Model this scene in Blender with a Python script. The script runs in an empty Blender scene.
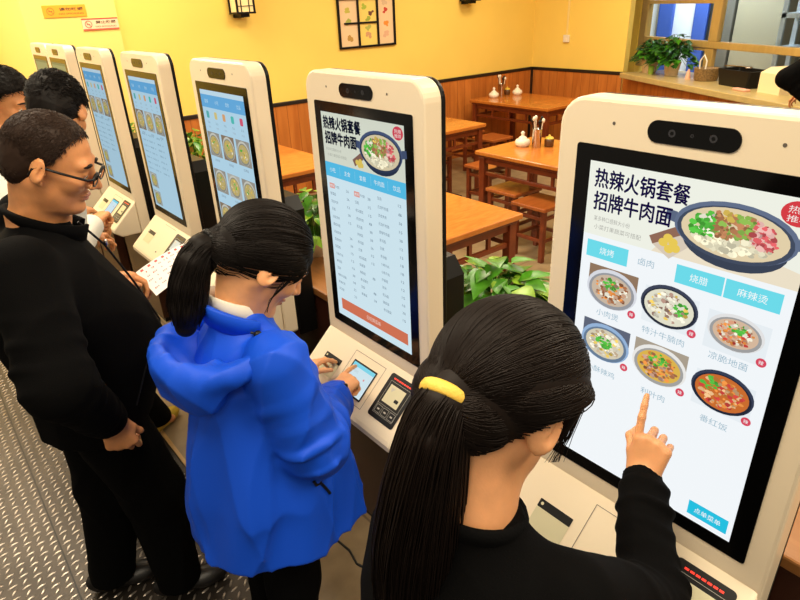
import bpy, math, random
import numpy as np
from mathutils import Matrix, Vector
random.seed(7); RNG = np.random.default_rng(11)
SC = bpy.context.scene
COL = SC.collection
PI = math.pi
sn, cs = math.sin, math.cos
def A(*v): return np.array(v, dtype=np.float64)
def unit(v): v = np.asarray(v, float); return v/np.linalg.norm(v)
# ------------------------------------------------------------------ render look
SC.view_settings.view_transform = 'Standard'
SC.view_settings.look = 'None'
SC.view_settings.gamma = 1
SC.view_settings.use_curve_mapping = False
SC.view_settings.exposure = -0.1
# ------------------------------------------------------------------ materials
def mat(name, col, rough=.5, metal=0., bump=0., bscale=60., emit=None, estr=0., var=0., vscale=8., sss=0., spec=.5, coat=0., stretch=None):
    m = bpy.data.materials.new(name); m.use_nodes = True
    nt = m.node_tree; b = nt.nodes['Principled BSDF']
    c = (*col, 1)
    b.inputs['Base Color'].default_value = c
    b.inputs['Roughness'].default_value = rough
    b.inputs['Metallic'].default_value = metal
    b.inputs['Specular IOR Level'].default_value = spec
    b.inputs['Coat Weight'].default_value = coat
    if sss:
        b.inputs['Subsurface Weight'].default_value = sss
        b.inputs['Subsurface Radius'].default_value = (.6, .25, .12)
        b.inputs['Subsurface Scale'].default_value = .01
    if emit is not None:
        b.inputs['Emission Color'].default_value = (*emit, 1)
        b.inputs['Emission Strength'].default_value = estr
    if bump or var:
        tc = nt.nodes.new('ShaderNodeTexCoord')
        src = tc.outputs['Object']
        if stretch:
            mp = nt.nodes.new('ShaderNodeMapping'); mp.inputs['Scale'].default_value = stretch
            nt.links.new(src, mp.inputs['Vector']); src = mp.outputs['Vector']
    if bump:
        n = nt.nodes.new('ShaderNodeTexNoise'); n.inputs['Scale'].default_value = bscale; n.inputs['Detail'].default_value = 4
        bp = nt.nodes.new('ShaderNodeBump'); bp.inputs['Strength'].default_value = bump; bp.inputs['Distance'].default_value = .003
        nt.links.new(src, n.inputs['Vector']); nt.links.new(n.outputs['Fac'], bp.inputs['Height']); nt.links.new(bp.outputs['Normal'], b.inputs['Normal'])
    if var:
        n = nt.nodes.new('ShaderNodeTexNoise'); n.inputs['Scale'].default_value = vscale; n.inputs['Detail'].default_value = 5
        r = nt.nodes.new('ShaderNodeValToRGB')
        r.color_ramp.elements[0].position = .3; r.color_ramp.elements[1].position = .7
        r.color_ramp.elements[0].color = (*[x*(1-var) for x in col], 1)
        r.color_ramp.elements[1].color = (*[min(1, x*(1+var)) for x in col], 1)
        nt.links.new(src, n.inputs['Vector']); nt.links.new(n.outputs['Fac'], r.inputs['Fac']); nt.links.new(r.outputs['Color'], b.inputs['Base Color'])
    return m
_em = {}
def em(col, s=1.0):
    """a lit colour on a screen, or a reflection painted on a blank one"""
    k = (tuple(round(x, 3) for x in col), s)
    if k not in _em:
        m = bpy.data.materials.new('screen_light_or_reflection'); m.use_nodes = True
        nt = m.node_tree; nt.nodes.clear()
        e = nt.nodes.new('ShaderNodeEmission'); o = nt.nodes.new('ShaderNodeOutputMaterial')
        e.inputs[0].default_value = (*col, 1); e.inputs[1].default_value = s
        nt.links.new(e.outputs[0], o.inputs[0]); _em[k] = m
    return _em[k]
def wood(name, c1, c2, rough=.35, scale=3., stretch=(14, 1, 1), coat=0.):
    m = bpy.data.materials.new(name); m.use_nodes = True
    nt = m.node_tree; b = nt.nodes['Principled BSDF']; b.inputs['Roughness'].default_value = rough; b.inputs['Coat Weight'].default_value = coat
    tc = nt.nodes.new('ShaderNodeTexCoord'); mp = nt.nodes.new('ShaderNodeMapping'); mp.inputs['Scale'].default_value = stretch
    n = nt.nodes.new('ShaderNodeTexNoise'); n.inputs['Scale'].default_value = scale; n.inputs['Detail'].default_value = 6; n.inputs['Distortion'].default_value = .6
    r = nt.nodes.new('ShaderNodeValToRGB'); r.color_ramp.elements[0].position = .32; r.color_ramp.elements[1].position = .68
    r.color_ramp.elements[0].color = (*c1, 1); r.color_ramp.elements[1].color = (*c2, 1)
    nt.links.new(tc.outputs['Object'], mp.inputs['Vector']); nt.links.new(mp.outputs['Vector'], n.inputs['Vector'])
    nt.links.new(n.outputs['Fac'], r.inputs['Fac']); nt.links.new(r.outputs['Color'], b.inputs['Base Color'])
    return m
# ------------------------------------------------------------------ mesh builder
class MB:
    def __init__(s): s.v = []; s.f = []; s.m = []; s.mats = []; s.sm = []
    def mi(s, m):
        if m not in s.mats: s.mats.append(m)
        return s.mats.index(m)
    def raw(s, vs, fs, m, smooth=False):
        o = len(s.v); s.v += [tuple(float(c) for c in p) for p in vs]; i = s.mi(m)
        for f in fs: s.f.append([o+k for k in f]); s.m.append(i); s.sm.append(smooth)
    def box(s, lo, hi, m, b=0.):
        (x0, y0, z0), (x1, y1, z1) = lo, hi
        if b <= 0:
            vs = [(x, y, z) for x in (x0, x1) for y in (y0, y1) for z in (z0, z1)]
            s.raw(vs, [(0, 1, 3, 2), (4, 6, 7, 5), (0, 4, 5, 1), (2, 3, 7, 6), (0, 2, 6, 4), (1, 5, 7, 3)], m)
        else:
            b = min(b, (x1-x0)*.45, (y1-y0)*.45, (z1-z0)*.45)
            ol = rounded_rect(y0, y1, z0, z1, b, 2)
            s.prism_x(ol, x0, x1, m, b)
    def prism_x(s, ol, x0, x1, m, b=0., smooth=False):
        """outline of (y, z) points swept along x, with bevelled rims"""
        ol = [tuple(p) for p in ol]; n = len(ol)
        def ring(x, ins):
            if ins <= 0: return [(x, y, z) for y, z in ol]
            return [(x, y, z) for y, z in inset(ol, ins)]
        if b > 0: rs = [ring(x0, b), ring(x0+b*.3, b*.3), ring(x0+b, 0), ring(x1-b, 0), ring(x1-b*.3, b*.3), ring(x1, b)]
        else: rs = [ring(x0, 0), ring(x1, 0)]
        s.rings(rs, m, True, smooth)
    def rings(s, rs, m, cap=True, smooth=False, closed=True):
        n = len(rs[0]); vs = [p for r in rs for p in r]; fs = []
        for i in range(len(rs)-1):
            for j in range(n if closed else n-1):
                a, b_ = i*n+j, i*n+(j+1) % n
                fs.append((a, b_, b_+n, a+n))
        s.raw(vs, fs, m, smooth)
        if cap:
            s.raw(rs[0], [tuple(range(n-1, -1, -1))], m); s.raw(rs[-1], [tuple(range(n))], m)
    def tube(s, pts, r, m, n=10, cap=True, smooth=True):
        pts = [A(*p) for p in pts]; rs = []
        rr = r if isinstance(r, (list, tuple)) else [r]*len(pts)
        ref = None
        for i, p in enumerate(pts):
            t = unit(pts[min(i+1, len(pts)-1)]-pts[max(i-1, 0)])
            if ref is None:
                ref = A(0, 0, 1) if abs(t[2]) < .9 else A(1, 0, 0)
            u = unit(np.cross(ref, t)); w = np.cross(t, u); ref = w
            rs.append([tuple(p+rr[i]*(u*cs(2*PI*k/n)+w*sn(2*PI*k/n))) for k in range(n)])
        s.rings(rs, m, cap, smooth)
    def lathe(s, prof, c, m, n=24, smooth=True, cap=True):
        s.rings([[(c[0]+r*cs(2*PI*k/n), c[1]+r*sn(2*PI*k/n), c[2]+z) for k in range(n)] for r, z in prof], m, cap, smooth)
    def ball(s, c, r, m, n=14, k=8):
        if not isinstance(r, (list, tuple)): r = (r, r, r)
        s.rings([[(c[0]+r[0]*sn(PI*i/k)*cs(2*PI*j/n), c[1]+r[1]*sn(PI*i/k)*sn(2*PI*j/n), c[2]-r[2]*cs(PI*i/k)) for j in range(n)] for i in [.03]+list(range(1, k))+[k-.03]], m, True, True)
    def poly(s, pts, m): s.raw(pts, [tuple(range(len(pts)))], m)
    def build(s, name, parent=None, T=None):
        me = bpy.data.meshes.new(name)
        vs = s.v
        if T is not None: vs = [tuple(T @ Vector(p)) for p in vs]
        me.from_pydata(vs, [], s.f)
        for m in s.mats: me.materials.append(m)
        me.polygons.foreach_set('material_index', s.m); me.polygons.foreach_set('use_smooth', s.sm)
        me.update()
        o = bpy.data.objects.new(name, me); COL.objects.link(o)
        if parent is not None: o.parent = parent
        return o
def rounded_rect(a0, a1, b0, b1, r, n=6, rb=None):
    if rb is None: rb = r
    out = []
    for (ca, cb, t0, rr) in ((a1-r, b1-r, 0, r), (a0+r, b1-r, .5*PI, r), (a0+rb, b0+rb, PI, rb), (a1-rb, b0+rb, 1.5*PI, rb)):
        for k in range(n+1):
            t = t0+.5*PI*k/n; out.append((ca+rr*cs(t), cb+rr*sn(t)))
    return out
def inset(ol, d):
    n = len(ol); out = []
    area = sum(ol[i][0]*ol[(i+1) % n][1]-ol[(i+1) % n][0]*ol[i][1] for i in range(n))
    sg = 1 if area > 0 else -1
    for i in range(n):
        p, q, r = A(*ol[i-1]), A(*ol[i]), A(*ol[(i+1) % n])
        e1, e2 = q-p, r-q
        if np.linalg.norm(e1) < 1e-7: e1 = e2
        if np.linalg.norm(e2) < 1e-7: e2 = e1
        n1 = unit(A(-e1[1], e1[0]))*sg; n2 = unit(A(-e2[1], e2[0]))*sg
        m = n1+n2; mm = m@m
        m = m/np.sqrt(mm) if mm > 1e-9 else n1
        k = d/max(.35, m@n1)
        out.append(tuple(q+m*k))
    return out
def tag(o, label=None, cat=None, group=None, kind=None):
    if label: o['label'] = label
    if cat: o['category'] = cat
    if group: o['group'] = group
    if kind: o['kind'] = kind
    return o
def thing(name, loc, label, cat, group=None, rz=0.):
    o = bpy.data.objects.new(name, None); COL.objects.link(o); o.empty_display_size = .05
    o.location = loc; o.rotation_euler = (0, 0, rz)
    return tag(o, label, cat, group)
def struct(o, kind='structure'): o['kind'] = kind; return o
def dup(root, loc, label, rz=None, group=None):
    r = root.copy(); COL.objects.link(r); r.location = loc; r['label'] = label
    if rz is not None: r.rotation_euler = (0, 0, rz)
    if group: r['group'] = group
    for ch in list(root.children):
        c = ch.copy(); COL.objects.link(c); c.parent = r
        for g in list(ch.children):
            d = g.copy(); COL.objects.link(d); d.parent = c
    return r
_txt = {}
def text_geo(body, bold=0.):
    """outline of a line of lettering, 1 unit high, as (verts, faces)"""
    k = (body, bold)
    if k not in _txt:
        c = bpy.data.curves.new('lettering', 'FONT'); c.body = body; c.size = 1; c.offset = bold; c.resolution_u = 3
        o = bpy.data.objects.new('lettering', c); COL.objects.link(o)
        dg = bpy.context.evaluated_depsgraph_get(); dg.update()
        m = bpy.data.meshes.new_from_object(o.evaluated_get(dg))
        vs = [(v.co.x, v.co.y) for v in m.vertices]; fs = [tuple(p.vertices) for p in m.polygons]
        bpy.data.objects.remove(o); bpy.data.curves.remove(c); bpy.data.meshes.remove(m)
        _txt[k] = (vs, fs)
    return _txt[k]
# ------------------------------------------------------------------ smooth solids (for bodies and cloth)
class Vol:
    def __init__(s, lo, hi, h):
        s.lo = A(*lo); s.h = h; s.n = np.ceil((A(*hi)-s.lo)/h).astype(int)+2
        s.F = np.full(tuple(s.n), .2, np.float32)
    def reg(s, lo, hi):
        i0 = np.clip(np.floor((np.asarray(lo)-s.lo)/s.h).astype(int), 0, s.n); i1 = np.clip(np.ceil((np.asarray(hi)-s.lo)/s.h).astype(int)+1, 0, s.n)
        sl = tuple(slice(a, b) for a, b in zip(i0, i1))
        ax = [(s.lo[k]+s.h*np.arange(i0[k], i1[k])).astype(np.float32) for k in range(3)]
        return sl, ax[0][:, None, None], ax[1][None, :, None], ax[2][None, None, :]
    def comb(s, sl, d, k, sub=False):
        f = s.F[sl]
        if f.size == 0: return
        if sub:
            d = -d; hh = np.maximum(k-np.abs(f-d), 0)/k; s.F[sl] = np.maximum(f, d)+hh*hh*k*.25
        else:
            hh = np.maximum(k-np.abs(f-d), 0)/k; s.F[sl] = np.minimum(f, d)-hh*hh*k*.25
    def cap(s, a, b, ra, rb=None, k=.02, sub=False, fold=None):
        """tapered limb; fold = (amplitude, place along 0..1, spread, wavelength, phase) adds cloth creases round it"""
        rb = ra if rb is None else rb; a = A(*a); b = A(*b); r = max(ra, rb)+2*k+.02
        sl, x, y, z = s.reg(np.minimum(a, b)-r, np.maximum(a, b)+r)
        ba = b-a; L2 = float(ba@ba)+1e-9
        px, py, pz = x-a[0], y-a[1], z-a[2]
        tt = (px*ba[0]+py*ba[1]+pz*ba[2])/L2
        t = np.clip(tt, 0, 1)
        d = np.sqrt((px-t*ba[0])**2+(py-t*ba[1])**2+(pz-t*ba[2])**2)-(ra+(rb-ra)*t)
        if fold:
            L = math.sqrt(L2); t_ = ba/L
            u = unit(np.cross(t_, A(.31, .2, .93))); w = np.cross(t_, u)
            au = px*u[0]+py*u[1]+pz*u[2]; aw = px*w[0]+py*w[1]+pz*w[2]
            th = np.arctan2(aw, au)
            for (amp, t0, sp, wl, ph) in fold:
                g = np.exp(-((tt-t0)/sp)**2)
                q = np.sin(tt*L*2*PI/wl+ph+1.3*np.sin(th+ph)+.5*np.sin(3*th+2*ph))
                d = d-amp*g*(q*.6+.4*np.abs(q))*(.6+.4*np.sin(th*2+ph*1.7))
        s.comb(sl, d, k, sub)
    def ell(s, c, r, R=None, k=.02, sub=False):
        c = A(*c); r = A(*r) if hasattr(r, '__len__') else A(r, r, r); m = max(r)+2*k+.01
        sl, x, y, z = s.reg(c-m, c+m)
        px, py, pz = x-c[0], y-c[1], z-c[2]
        if R is not None:   # columns of R are the local axes
            R = np.asarray(R)
            px, py, pz = (px*R[0, i]+py*R[1, i]+pz*R[2, i] for i in range(3))
        k0 = np.sqrt((px/r[0])**2+(py/r[1])**2+(pz/r[2])**2)+1e-6
        k1 = np.sqrt((px/r[0]**2)**2+(py/r[1]**2)**2+(pz/r[2]**2)**2)+1e-6
        s.comb(sl, k0*(k0-1)/k1, k, sub)
    def loft(s, st, yaw, k=.03, sub=False, pw=2., fold=None):
        """upright trunk: stations (z, x, y, half depth, half width), depth along the facing yaw"""
        st = sorted(st); Z = [q[0] for q in st]
        mx = max(max(q[3], q[4]) for q in st)+2*k+.03
        lo = A(min(q[1] for q in st)-mx, min(q[2] for q in st)-mx, Z[0]-2*k-.02); hi = A(max(q[1] for q in st)+mx, max(q[2] for q in st)+mx, Z[-1]+2*k+.02)
        sl, x, y, z = s.reg(lo, hi)
        zi = z.ravel(); zf = np.linspace(Z[0], Z[-1], 160)
        def ip(i):
            v = np.interp(zf, Z, [q[i] for q in st]); kk = np.hanning(17); kk /= kk.sum()
            v = np.convolve(np.pad(v, 8, mode='edge'), kk, 'valid')
            return np.interp(zi, zf, v).astype(np.float32)[None, None, :]
        cx, cy, a, b = ip(1), ip(2), ip(3), ip(4)
        c_, s_ = cs(yaw), sn(yaw)
        u = (x-cx)*c_+(y-cy)*s_; v = -(x-cx)*s_+(y-cy)*c_
        if pw == 2.:
            k0 = np.sqrt((u/a)**2+(v/b)**2)+1e-6
            k1 = np.sqrt((u/a**2)**2+(v/b**2)**2)+1e-6; d = k0*(k0-1)/k1
        else:
            k0 = (np.abs(u/a)**pw+np.abs(v/b)**pw)**(1/pw); d = (k0-1)*np.minimum(a, b)
        if fold is not None: d = d-fold(u, v, z)
        d = np.maximum(d, np.maximum(Z[0]-z, z-Z[-1]))
        s.comb(sl, d, k, sub)
    def warp(s, fn, band=.03):
        """push the surface in and out by fn(x, y, z)"""
        idx = np.argwhere(np.abs(s.F) < band)
        P = s.lo+s.h*idx
        s.F[tuple(idx.T)] -= fn(P[:, 0], P[:, 1], P[:, 2]).astype(np.float32)
    def halfspace(s, p, n, k=.01):
        """keep the side the normal points away from"""
        n = unit(n); sl, x, y, z = s.reg(s.lo, s.lo+s.h*(s.n-1))
        d = (x-p[0])*n[0]+(y-p[1])*n[1]+(z-p[2])*n[2]
        f = s.F[sl]; hh = np.maximum(k-np.abs(f-d), 0)/k; s.F[sl] = np.maximum(f, d)+hh*hh*k*.25
    def mesh(s, smooth=1):
        F = s.F; F[0] = F[-1] = .2; F[:, 0] = F[:, -1] = .2; F[:, :, 0] = F[:, :, -1] = .2
        S = F < 0; n = S.shape
        c = np.zeros((n[0]-1, n[1]-1, n[2]-1), np.uint8)
        offs = [(i, j, k) for i in (0, 1) for j in (0, 1) for k in (0, 1)]
        for i, j, k in offs: c += S[i:n[0]-1+i, j:n[1]-1+j, k:n[2]-1+k]
        act = np.argwhere((c > 0) & (c < 8))
        idx = np.full(c.shape, -1, np.int32); idx[tuple(act.T)] = np.arange(len(act))
        val = {o: F[act[:, 0]+o[0], act[:, 1]+o[1], act[:, 2]+o[2]] for o in offs}
        acc = np.zeros((len(act), 3)); cnt = np.zeros(len(act))
        for o in offs:
            for ax in range(3):
                if o[ax] == 0:
                    p = list(o); p[ax] = 1; p = tuple(p)
                    f0, f1 = val[o], val[p]; mk = (f0 < 0) != (f1 < 0)
                    t = np.where(mk, f0/(f0-f1+1e-12), 0)
                    q = np.tile(np.array(o, float), (len(act), 1)); q[:, ax] += t
                    acc[mk] += q[mk]; cnt += mk
        V = s.lo+s.h*(act+acc/cnt[:, None])
        Q = []
        for ax in range(3):
            sl0 = [slice(None)]*3; sl1 = [slice(None)]*3; sl0[ax] = slice(0, -1); sl1[ax] = slice(1, None)
            a, b = S[tuple(sl0)], S[tuple(sl1)]
            e = np.argwhere(a != b)
            u, w = (ax+1) % 3, (ax+2) % 3
            ok = (e[:, u] > 0) & (e[:, w] > 0) & (e[:, u] < n[u]-1) & (e[:, w] < n[w]-1); e = e[ok]
            ins = S[tuple(e.T)]
            def cell(du, dw):
                q = e.copy(); q[:, u] -= du; q[:, w] -= dw; return idx[tuple(q.T)]
            q = np.stack([cell(1, 1), cell(0, 1), cell(0, 0), cell(1, 0)], 1)
            q[~ins] = q[~ins][:, ::-1]; Q.append(q)
        Q = np.concatenate(Q); Q = Q[(Q >= 0).all(1)]
        if smooth:
            E = np.concatenate([Q[:, [0, 1]], Q[:, [1, 2]], Q[:, [2, 3]], Q[:, [3, 0]]])
            for _ in range(smooth):
                N = len(V); deg = np.bincount(E[:, 0], minlength=N)+np.bincount(E[:, 1], minlength=N)
                av = np.stack([np.bincount(E[:, 0], V[E[:, 1], k], N)+np.bincount(E[:, 1], V[E[:, 0], k], N) for k in range(3)], 1)
                V = V*.5+.5*av/np.maximum(deg, 1)[:, None]
        return V, Q
def link_np(name, V, Q, m, parent=None, smooth=True, org=None):
    """vertex and face arrays to ONE mesh object; org = world base of the parent empty"""
    me = bpy.data.meshes.new(name); V = np.asarray(V, float)
    if org is not None: V = V-np.asarray(org)
    Q = np.asarray(Q); n = Q.shape[1]
    me.vertices.add(len(V)); me.vertices.foreach_set('co', V.astype(np.float32).ravel())
    me.loops.add(Q.size); me.loops.foreach_set('vertex_index', Q.astype(np.int32).ravel())
    me.polygons.add(len(Q)); me.polygons.foreach_set('loop_start', np.arange(0, Q.size, n, dtype=np.int32))
    me.polygons.foreach_set('use_smooth', np.full(len(Q), smooth))
    me.update(calc_edges=True); me.validate()
    for q in (m if isinstance(m, (list, tuple)) else [m]): me.materials.append(q)
    o = bpy.data.objects.new(name, me); COL.objects.link(o)
    if parent is not None: o.parent = parent
    return o
def strand_mesh(P, r0, r1, sides=3):
    """thin tubes along polylines P (strands, points, 3)"""
    S, N, _ = P.shape
    T = np.gradient(P, axis=1); T /= np.linalg.norm(T, axis=2, keepdims=True)+1e-9
    ref = np.tile(A(.3, .5, .81), (S, N, 1)); U = np.cross(T, ref); U /= np.linalg.norm(U, axis=2, keepdims=True)+1e-9
    W = np.cross(T, U)
    r = (r0+(r1-r0)*np.linspace(0, 1, N)**2)[None, :, None]
    V = np.stack([P+r*(U*cs(2*PI*k/sides)+W*sn(2*PI*k/sides)) for k in range(sides)], 2).reshape(-1, 3)
    b = (np.arange(S)[:, None]*N+np.arange(N-1)[None, :]).ravel()*sides
    Q = np.concatenate([np.stack([b+k, b+(k+1) % sides, b+sides+(k+1) % sides, b+sides+k], 1) for k in range(sides)])
    return V, Q
# ================================================================== materials of the place
M = dict(
    wall=mat('yellow_wall_paint', (.93, .67, .135), .7, bump=.05, bscale=200, var=.03, vscale=2),
    pillar=mat('pale_yellow_paint', (.95, .72, .20), .7),
    trim=mat('black_trim', (.012, .008, .006), .4),
    ceil=mat('ceiling_white', (.8, .76, .66), .8),
    shell=mat('kiosk_white', (.83, .71, .52), .28, spec=.4),
    black=mat('kiosk_black', (.003, .003, .003), .4, spec=.25),
    glass=mat('screen_black_glass', (.0015, .0015, .0015), .12, spec=.3),
    frame=wood('window_frame_wood', (.42, .27, .075), (.50, .33, .10), .4, 2.),
    sill=mat('sill_stone', (.50, .38, .15), .35, var=.08, vscale=14),
    red_wood=wood('red_brown_wood', (.13, .022, .006), (.19, .036, .009), .3, 4., (3, 3, 3), coat=.2),
    top_wood=wood('orange_table_wood', (.46, .14, .018), (.56, .19, .03), .25, 5., (2, 9, 2), coat=.3),
    counter=wood('dark_counter_wood', (.035, .010, .005), (.06, .016, .008), .35, 4.),
    chrome=mat('steel', (.55, .50, .45), .25, metal=1.),
    white=mat('white_ceramic', (.85, .78, .62), .25),
    plast=mat('black_plastic', (.005, .005, .005), .4, spec=.3),
    grey=mat('grey_paint', (.36, .37, .36), .6),
    leaf=mat('leaf_green', (.055, .23, .010), .35, var=.35, vscale=25),
    leaf2=mat('leaf_light', (.22, .40, .025), .35, var=.3, vscale=25),
    dleaf=mat('leaf_dark', (.025, .12, .015), .4, var=.4, vscale=25),
    pot=mat('cream_pot', (.72, .52, .30), .5, var=.12, vscale=20),
    soil=mat('potting_soil', (.02, .012, .008), .9),
)
def panelled(name, c1, c2, pitch, axis):
    """upright wooden boards with grooves"""
    m = wood(name, c1, c2, .4, 2.2, (6, 6, .7)); nt = m.node_tree; b = nt.nodes['Principled BSDF']
    tc = nt.nodes.new('ShaderNodeTexCoord'); sp = nt.nodes.new('ShaderNodeSeparateXYZ'); nt.links.new(tc.outputs['Object'], sp.inputs[0])
    d = nt.nodes.new('ShaderNodeMath'); d.operation = 'DIVIDE'; d.inputs[1].default_value = pitch; nt.links.new(sp.outputs[axis], d.inputs[0])
    f = nt.nodes.new('ShaderNodeMath'); f.operation = 'FRACT'; nt.links.new(d.outputs[0], f.inputs[0])
    g = nt.nodes.new('ShaderNodeMath'); g.operation = 'LESS_THAN'; g.inputs[1].default_value = .05; nt.links.new(f.outputs[0], g.inputs[0])
    fl = nt.nodes.new('ShaderNodeMath'); fl.operation = 'FLOOR'; nt.links.new(d.outputs[0], fl.inputs[0])
    wn = nt.nodes.new('ShaderNodeTexWhiteNoise'); wn.noise_dimensions = '1D'; nt.links.new(fl.outputs[0], wn.inputs['W'])
    src = b.inputs['Base Color'].links[0].from_socket
    hsv = nt.nodes.new('ShaderNodeHueSaturation'); mr = nt.nodes.new('ShaderNodeMapRange'); mr.inputs[3].default_value = .92; mr.inputs[4].default_value = 1.07
    nt.links.new(wn.outputs['Value'], mr.inputs[0]); nt.links.new(mr.outputs[0], hsv.inputs['Value']); nt.links.new(src, hsv.inputs['Color'])
    mx = nt.nodes.new('ShaderNodeMix'); mx.data_type = 'RGBA'; mx.inputs['B'].default_value = (c1[0]*.72, c1[1]*.66, c1[2]*.6, 1)
    nt.links.new(g.outputs[0], mx.inputs['Factor']); nt.links.new(hsv.outputs[0], mx.inputs['A']); nt.links.new(mx.outputs['Result'], b.inputs['Base Color'])
    return m
M['wains_b'] = panelled('wainscot_boards', (.44, .125, .018), (.60, .20, .035), .13, 0)
M['wains_r'] = panelled('wainscot_boards_side', (.44, .125, .018), (.60, .20, .035), .13, 1)
def tiles(name, c1, c2, grout, size, rough=.35):
    m = bpy.data.materials.new(name); m.use_nodes = True; nt = m.node_tree; b = nt.nodes['Principled BSDF']; b.inputs['Roughness'].default_value = rough
    tc = nt.nodes.new('ShaderNodeTexCoord'); br = nt.nodes.new('ShaderNodeTexBrick')
    br.offset = 0; br.inputs['Scale'].default_value = 1; br.inputs['Brick Width'].default_value = size; br.inputs['Row Height'].default_value = size; br.inputs['Mortar Size'].default_value = .005
    br.inputs['Color1'].default_value = (*c1, 1); br.inputs['Color2'].default_value = (*c2, 1); br.inputs['Mortar'].default_value = (*grout, 1)
    n = nt.nodes.new('ShaderNodeTexNoise'); n.inputs['Scale'].default_value = 9; n.inputs['Detail'].default_value = 7
    mx = nt.nodes.new('ShaderNodeMix'); mx.data_type = 'RGBA'; mx.blend_type = 'MULTIPLY'; mx.inputs['Factor'].default_value = .55
    r = nt.nodes.new('ShaderNodeValToRGB'); r.color_ramp.elements[0].position = .3; r.color_ramp.elements[0].color = (.45, .42, .38, 1); r.color_ramp.elements[1].position = .7
    nt.links.new(tc.outputs['Object'], br.inputs['Vector']); nt.links.new(tc.outputs['Object'], n.inputs['Vector']); nt.links.new(n.outputs['Fac'], r.inputs[0])
    nt.links.new(br.outputs['Color'], mx.inputs['A']); nt.links.new(r.outputs['Color'], mx.inputs['B']); nt.links.new(mx.outputs['Result'], b.inputs['Base Color'])
    return m
M['tile'] = tiles('floor_tile', (.36, .26, .145), (.33, .24, .13), (.2, .14, .08), .6)
M['plate'] = mat('tread_plate_steel', (.050, .042, .035), .42, metal=.6, bump=.15, bscale=40, var=.25, vscale=5)
M['tread'] = mat('tread_lozenge_worn', (.40, .35, .30), .34, metal=.7, var=.2, vscale=12)
BY, RX = 5.4, 6.15     # back wall, right-hand wall
# floors
b = MB(); b.box((-.43, -1.6, -.08), (9.4, 9.0, 0), M['tile']); struct(b.build('floor'))
b = MB(); b.box((-3.4, -1.6, -.08), (-.445, 9.0, -.002), M['plate'])
PX = .042
for i in range(-8, 36):
    for j in range(0, 165):
        x = -1.95+i*PX+.0; y = .55+j*PX*.78
        if x > -.47 or x < -2.3: continue
        a = math.radians(12 if (i+j) % 2 else 52)
        ca, sa = cs(a), sn(a); L, Wd, H = .0175, .0042, .0028
        if y > 5.9: continue
        pts = [(-L, 0), (-L*.5, -Wd), (L*.5, -Wd), (L, 0), (L*.5, Wd), (-L*.5, Wd)]
        lowr = [(x+p*ca-q*sa, y+p*sa+q*ca, -.002) for p, q in pts]; upr = [(x+.62*(p*ca-q*sa), y+.62*(p*sa+q*ca), H-.002) for p, q in pts]
        b.raw(lowr+upr, [(k, (k+1) % 6, (k+1) % 6+6, k+6) for k in range(6)]+[(6, 7, 8, 9, 10, 11)], M['tread'])
# two butt joints between the plates
b.box((-1.012, -1.5, -.003), (-1.006, 9, -.0012), M['black'])
struct(b.build('floor_walkway'))
b = MB(); b.box((-.446, -1.6, -.08), (-.429, 9, .006), wood('edge_strip_wood', (.55, .33, .12), (.65, .42, .18), .4)); struct(b.build('trim_1'))
# walls
b = MB(); b.box((.72, BY, 0), (RX+.3, BY+.15, 3.1), M['wall']); struct(b.build('wall_back'))
b = MB(); b.box((0.02, BY-.02, 0), (.72, 7.52, 3.1), M['pillar']); struct(b.build('wall_pier'))
b = MB(); b.box((-3.4, 7.4, 0), (.018, 7.55, 3.1), M['wall']); struct(b.build('wall_corridor'))
b = MB(); b.box((RX, 3.97, 0), (RX+.10, BY, 3.1), M['wall']); struct(b.build('wall_right'))
WT = Matrix.Translation((6.15, 3.95, 0)) @ Matrix.Rotation(math.radians(-29), 4, 'Z')     # the window wall turns inwards here
def wp(s, d, z): p = WT @ Vector((-d, -s, z)); return (p.x, p.y, p.z)
b = MB(); b.box((0, -6.2, 0), (.55, -.14, .968), M['wall']); b.box((.42, -6.2, 2.45), (.57, .95, 3.1), M['wall']); b.box((.42, .52, .0), (.57, .95, 2.45), M['wall']); struct(b.build('wall_window_side', None, WT))
b = MB(); b.box((-3.4, -1.6, 3.1), (9.4, 9, 3.2), M['ceil']); struct(b.build('ceiling'))
WZ = 1.0
b = MB(); b.box((.74, BY-.02, .0), (RX-.02, BY, WZ-.02), M['wains_b']); struct(b.build('wall_panelling_back'))
b = MB(); b.box((RX-.02, 3.97, .0), (RX, BY-.0, WZ-.02), M['wains_r']); struct(b.build('wall_panelling_right'))
b = MB(); b.box((-.02, -6.2, .0), (-.001, -.02, .966), M['wains_r']); struct(b.build('wall_panelling_window', None, WT))
b = MB(); b.box((.74, BY-.03, WZ-.02), (RX-.02, BY, WZ+.018), M['trim'], .004); struct(b.build('trim_2'))
b = MB(); b.box((RX-.03, 3.97, WZ-.02), (RX, BY-.03, WZ+.018), M['trim'], .004); struct(b.build('trim_3'))
b = MB(); b.box((RX-.045, BY-.045, 0), (RX-.018, BY-.018, WZ-.02), M['trim']); struct(b.build('trim_4'))
# window in the angled wall, with a deep sill
b = MB()
b.box((.43, .385, 1.03), (.51, .52, 2.45), M['frame'], .006)
b.box((.43, -6.0, 1.318), (.50, .385, 1.388), M['frame'], .006)
b.box((.44, -.95, 1.755), (.49, .385, 1.795), M['frame'], .004)
b.box((.43, -1.04, 1.388), (.49, -.90, 2.45), M['frame'], .006)
b.box((.44, -1.0, 1.03), (.49, -.86, 1.318), M['frame'], .006)
b.box((.44, -6.0, 2.38), (.51, .52, 2.45), M['frame'], .006)
b.box((.445, -.86, 1.285), (.49, .385, 1.312), M['frame'], .004)
win = struct(b.build('window_1', None, WT))
gm = bpy.data.materials.new('window_glass'); gm.use_nodes = True
g = gm.node_tree.nodes['Principled BSDF']; g.inputs['Base Color'].default_value = (.9, .96, 1, 1); g.inputs['Transmission Weight'].default_value = 1; g.inputs['Roughness'].default_value = .02; g.inputs['IOR'].default_value = 1.02
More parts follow.
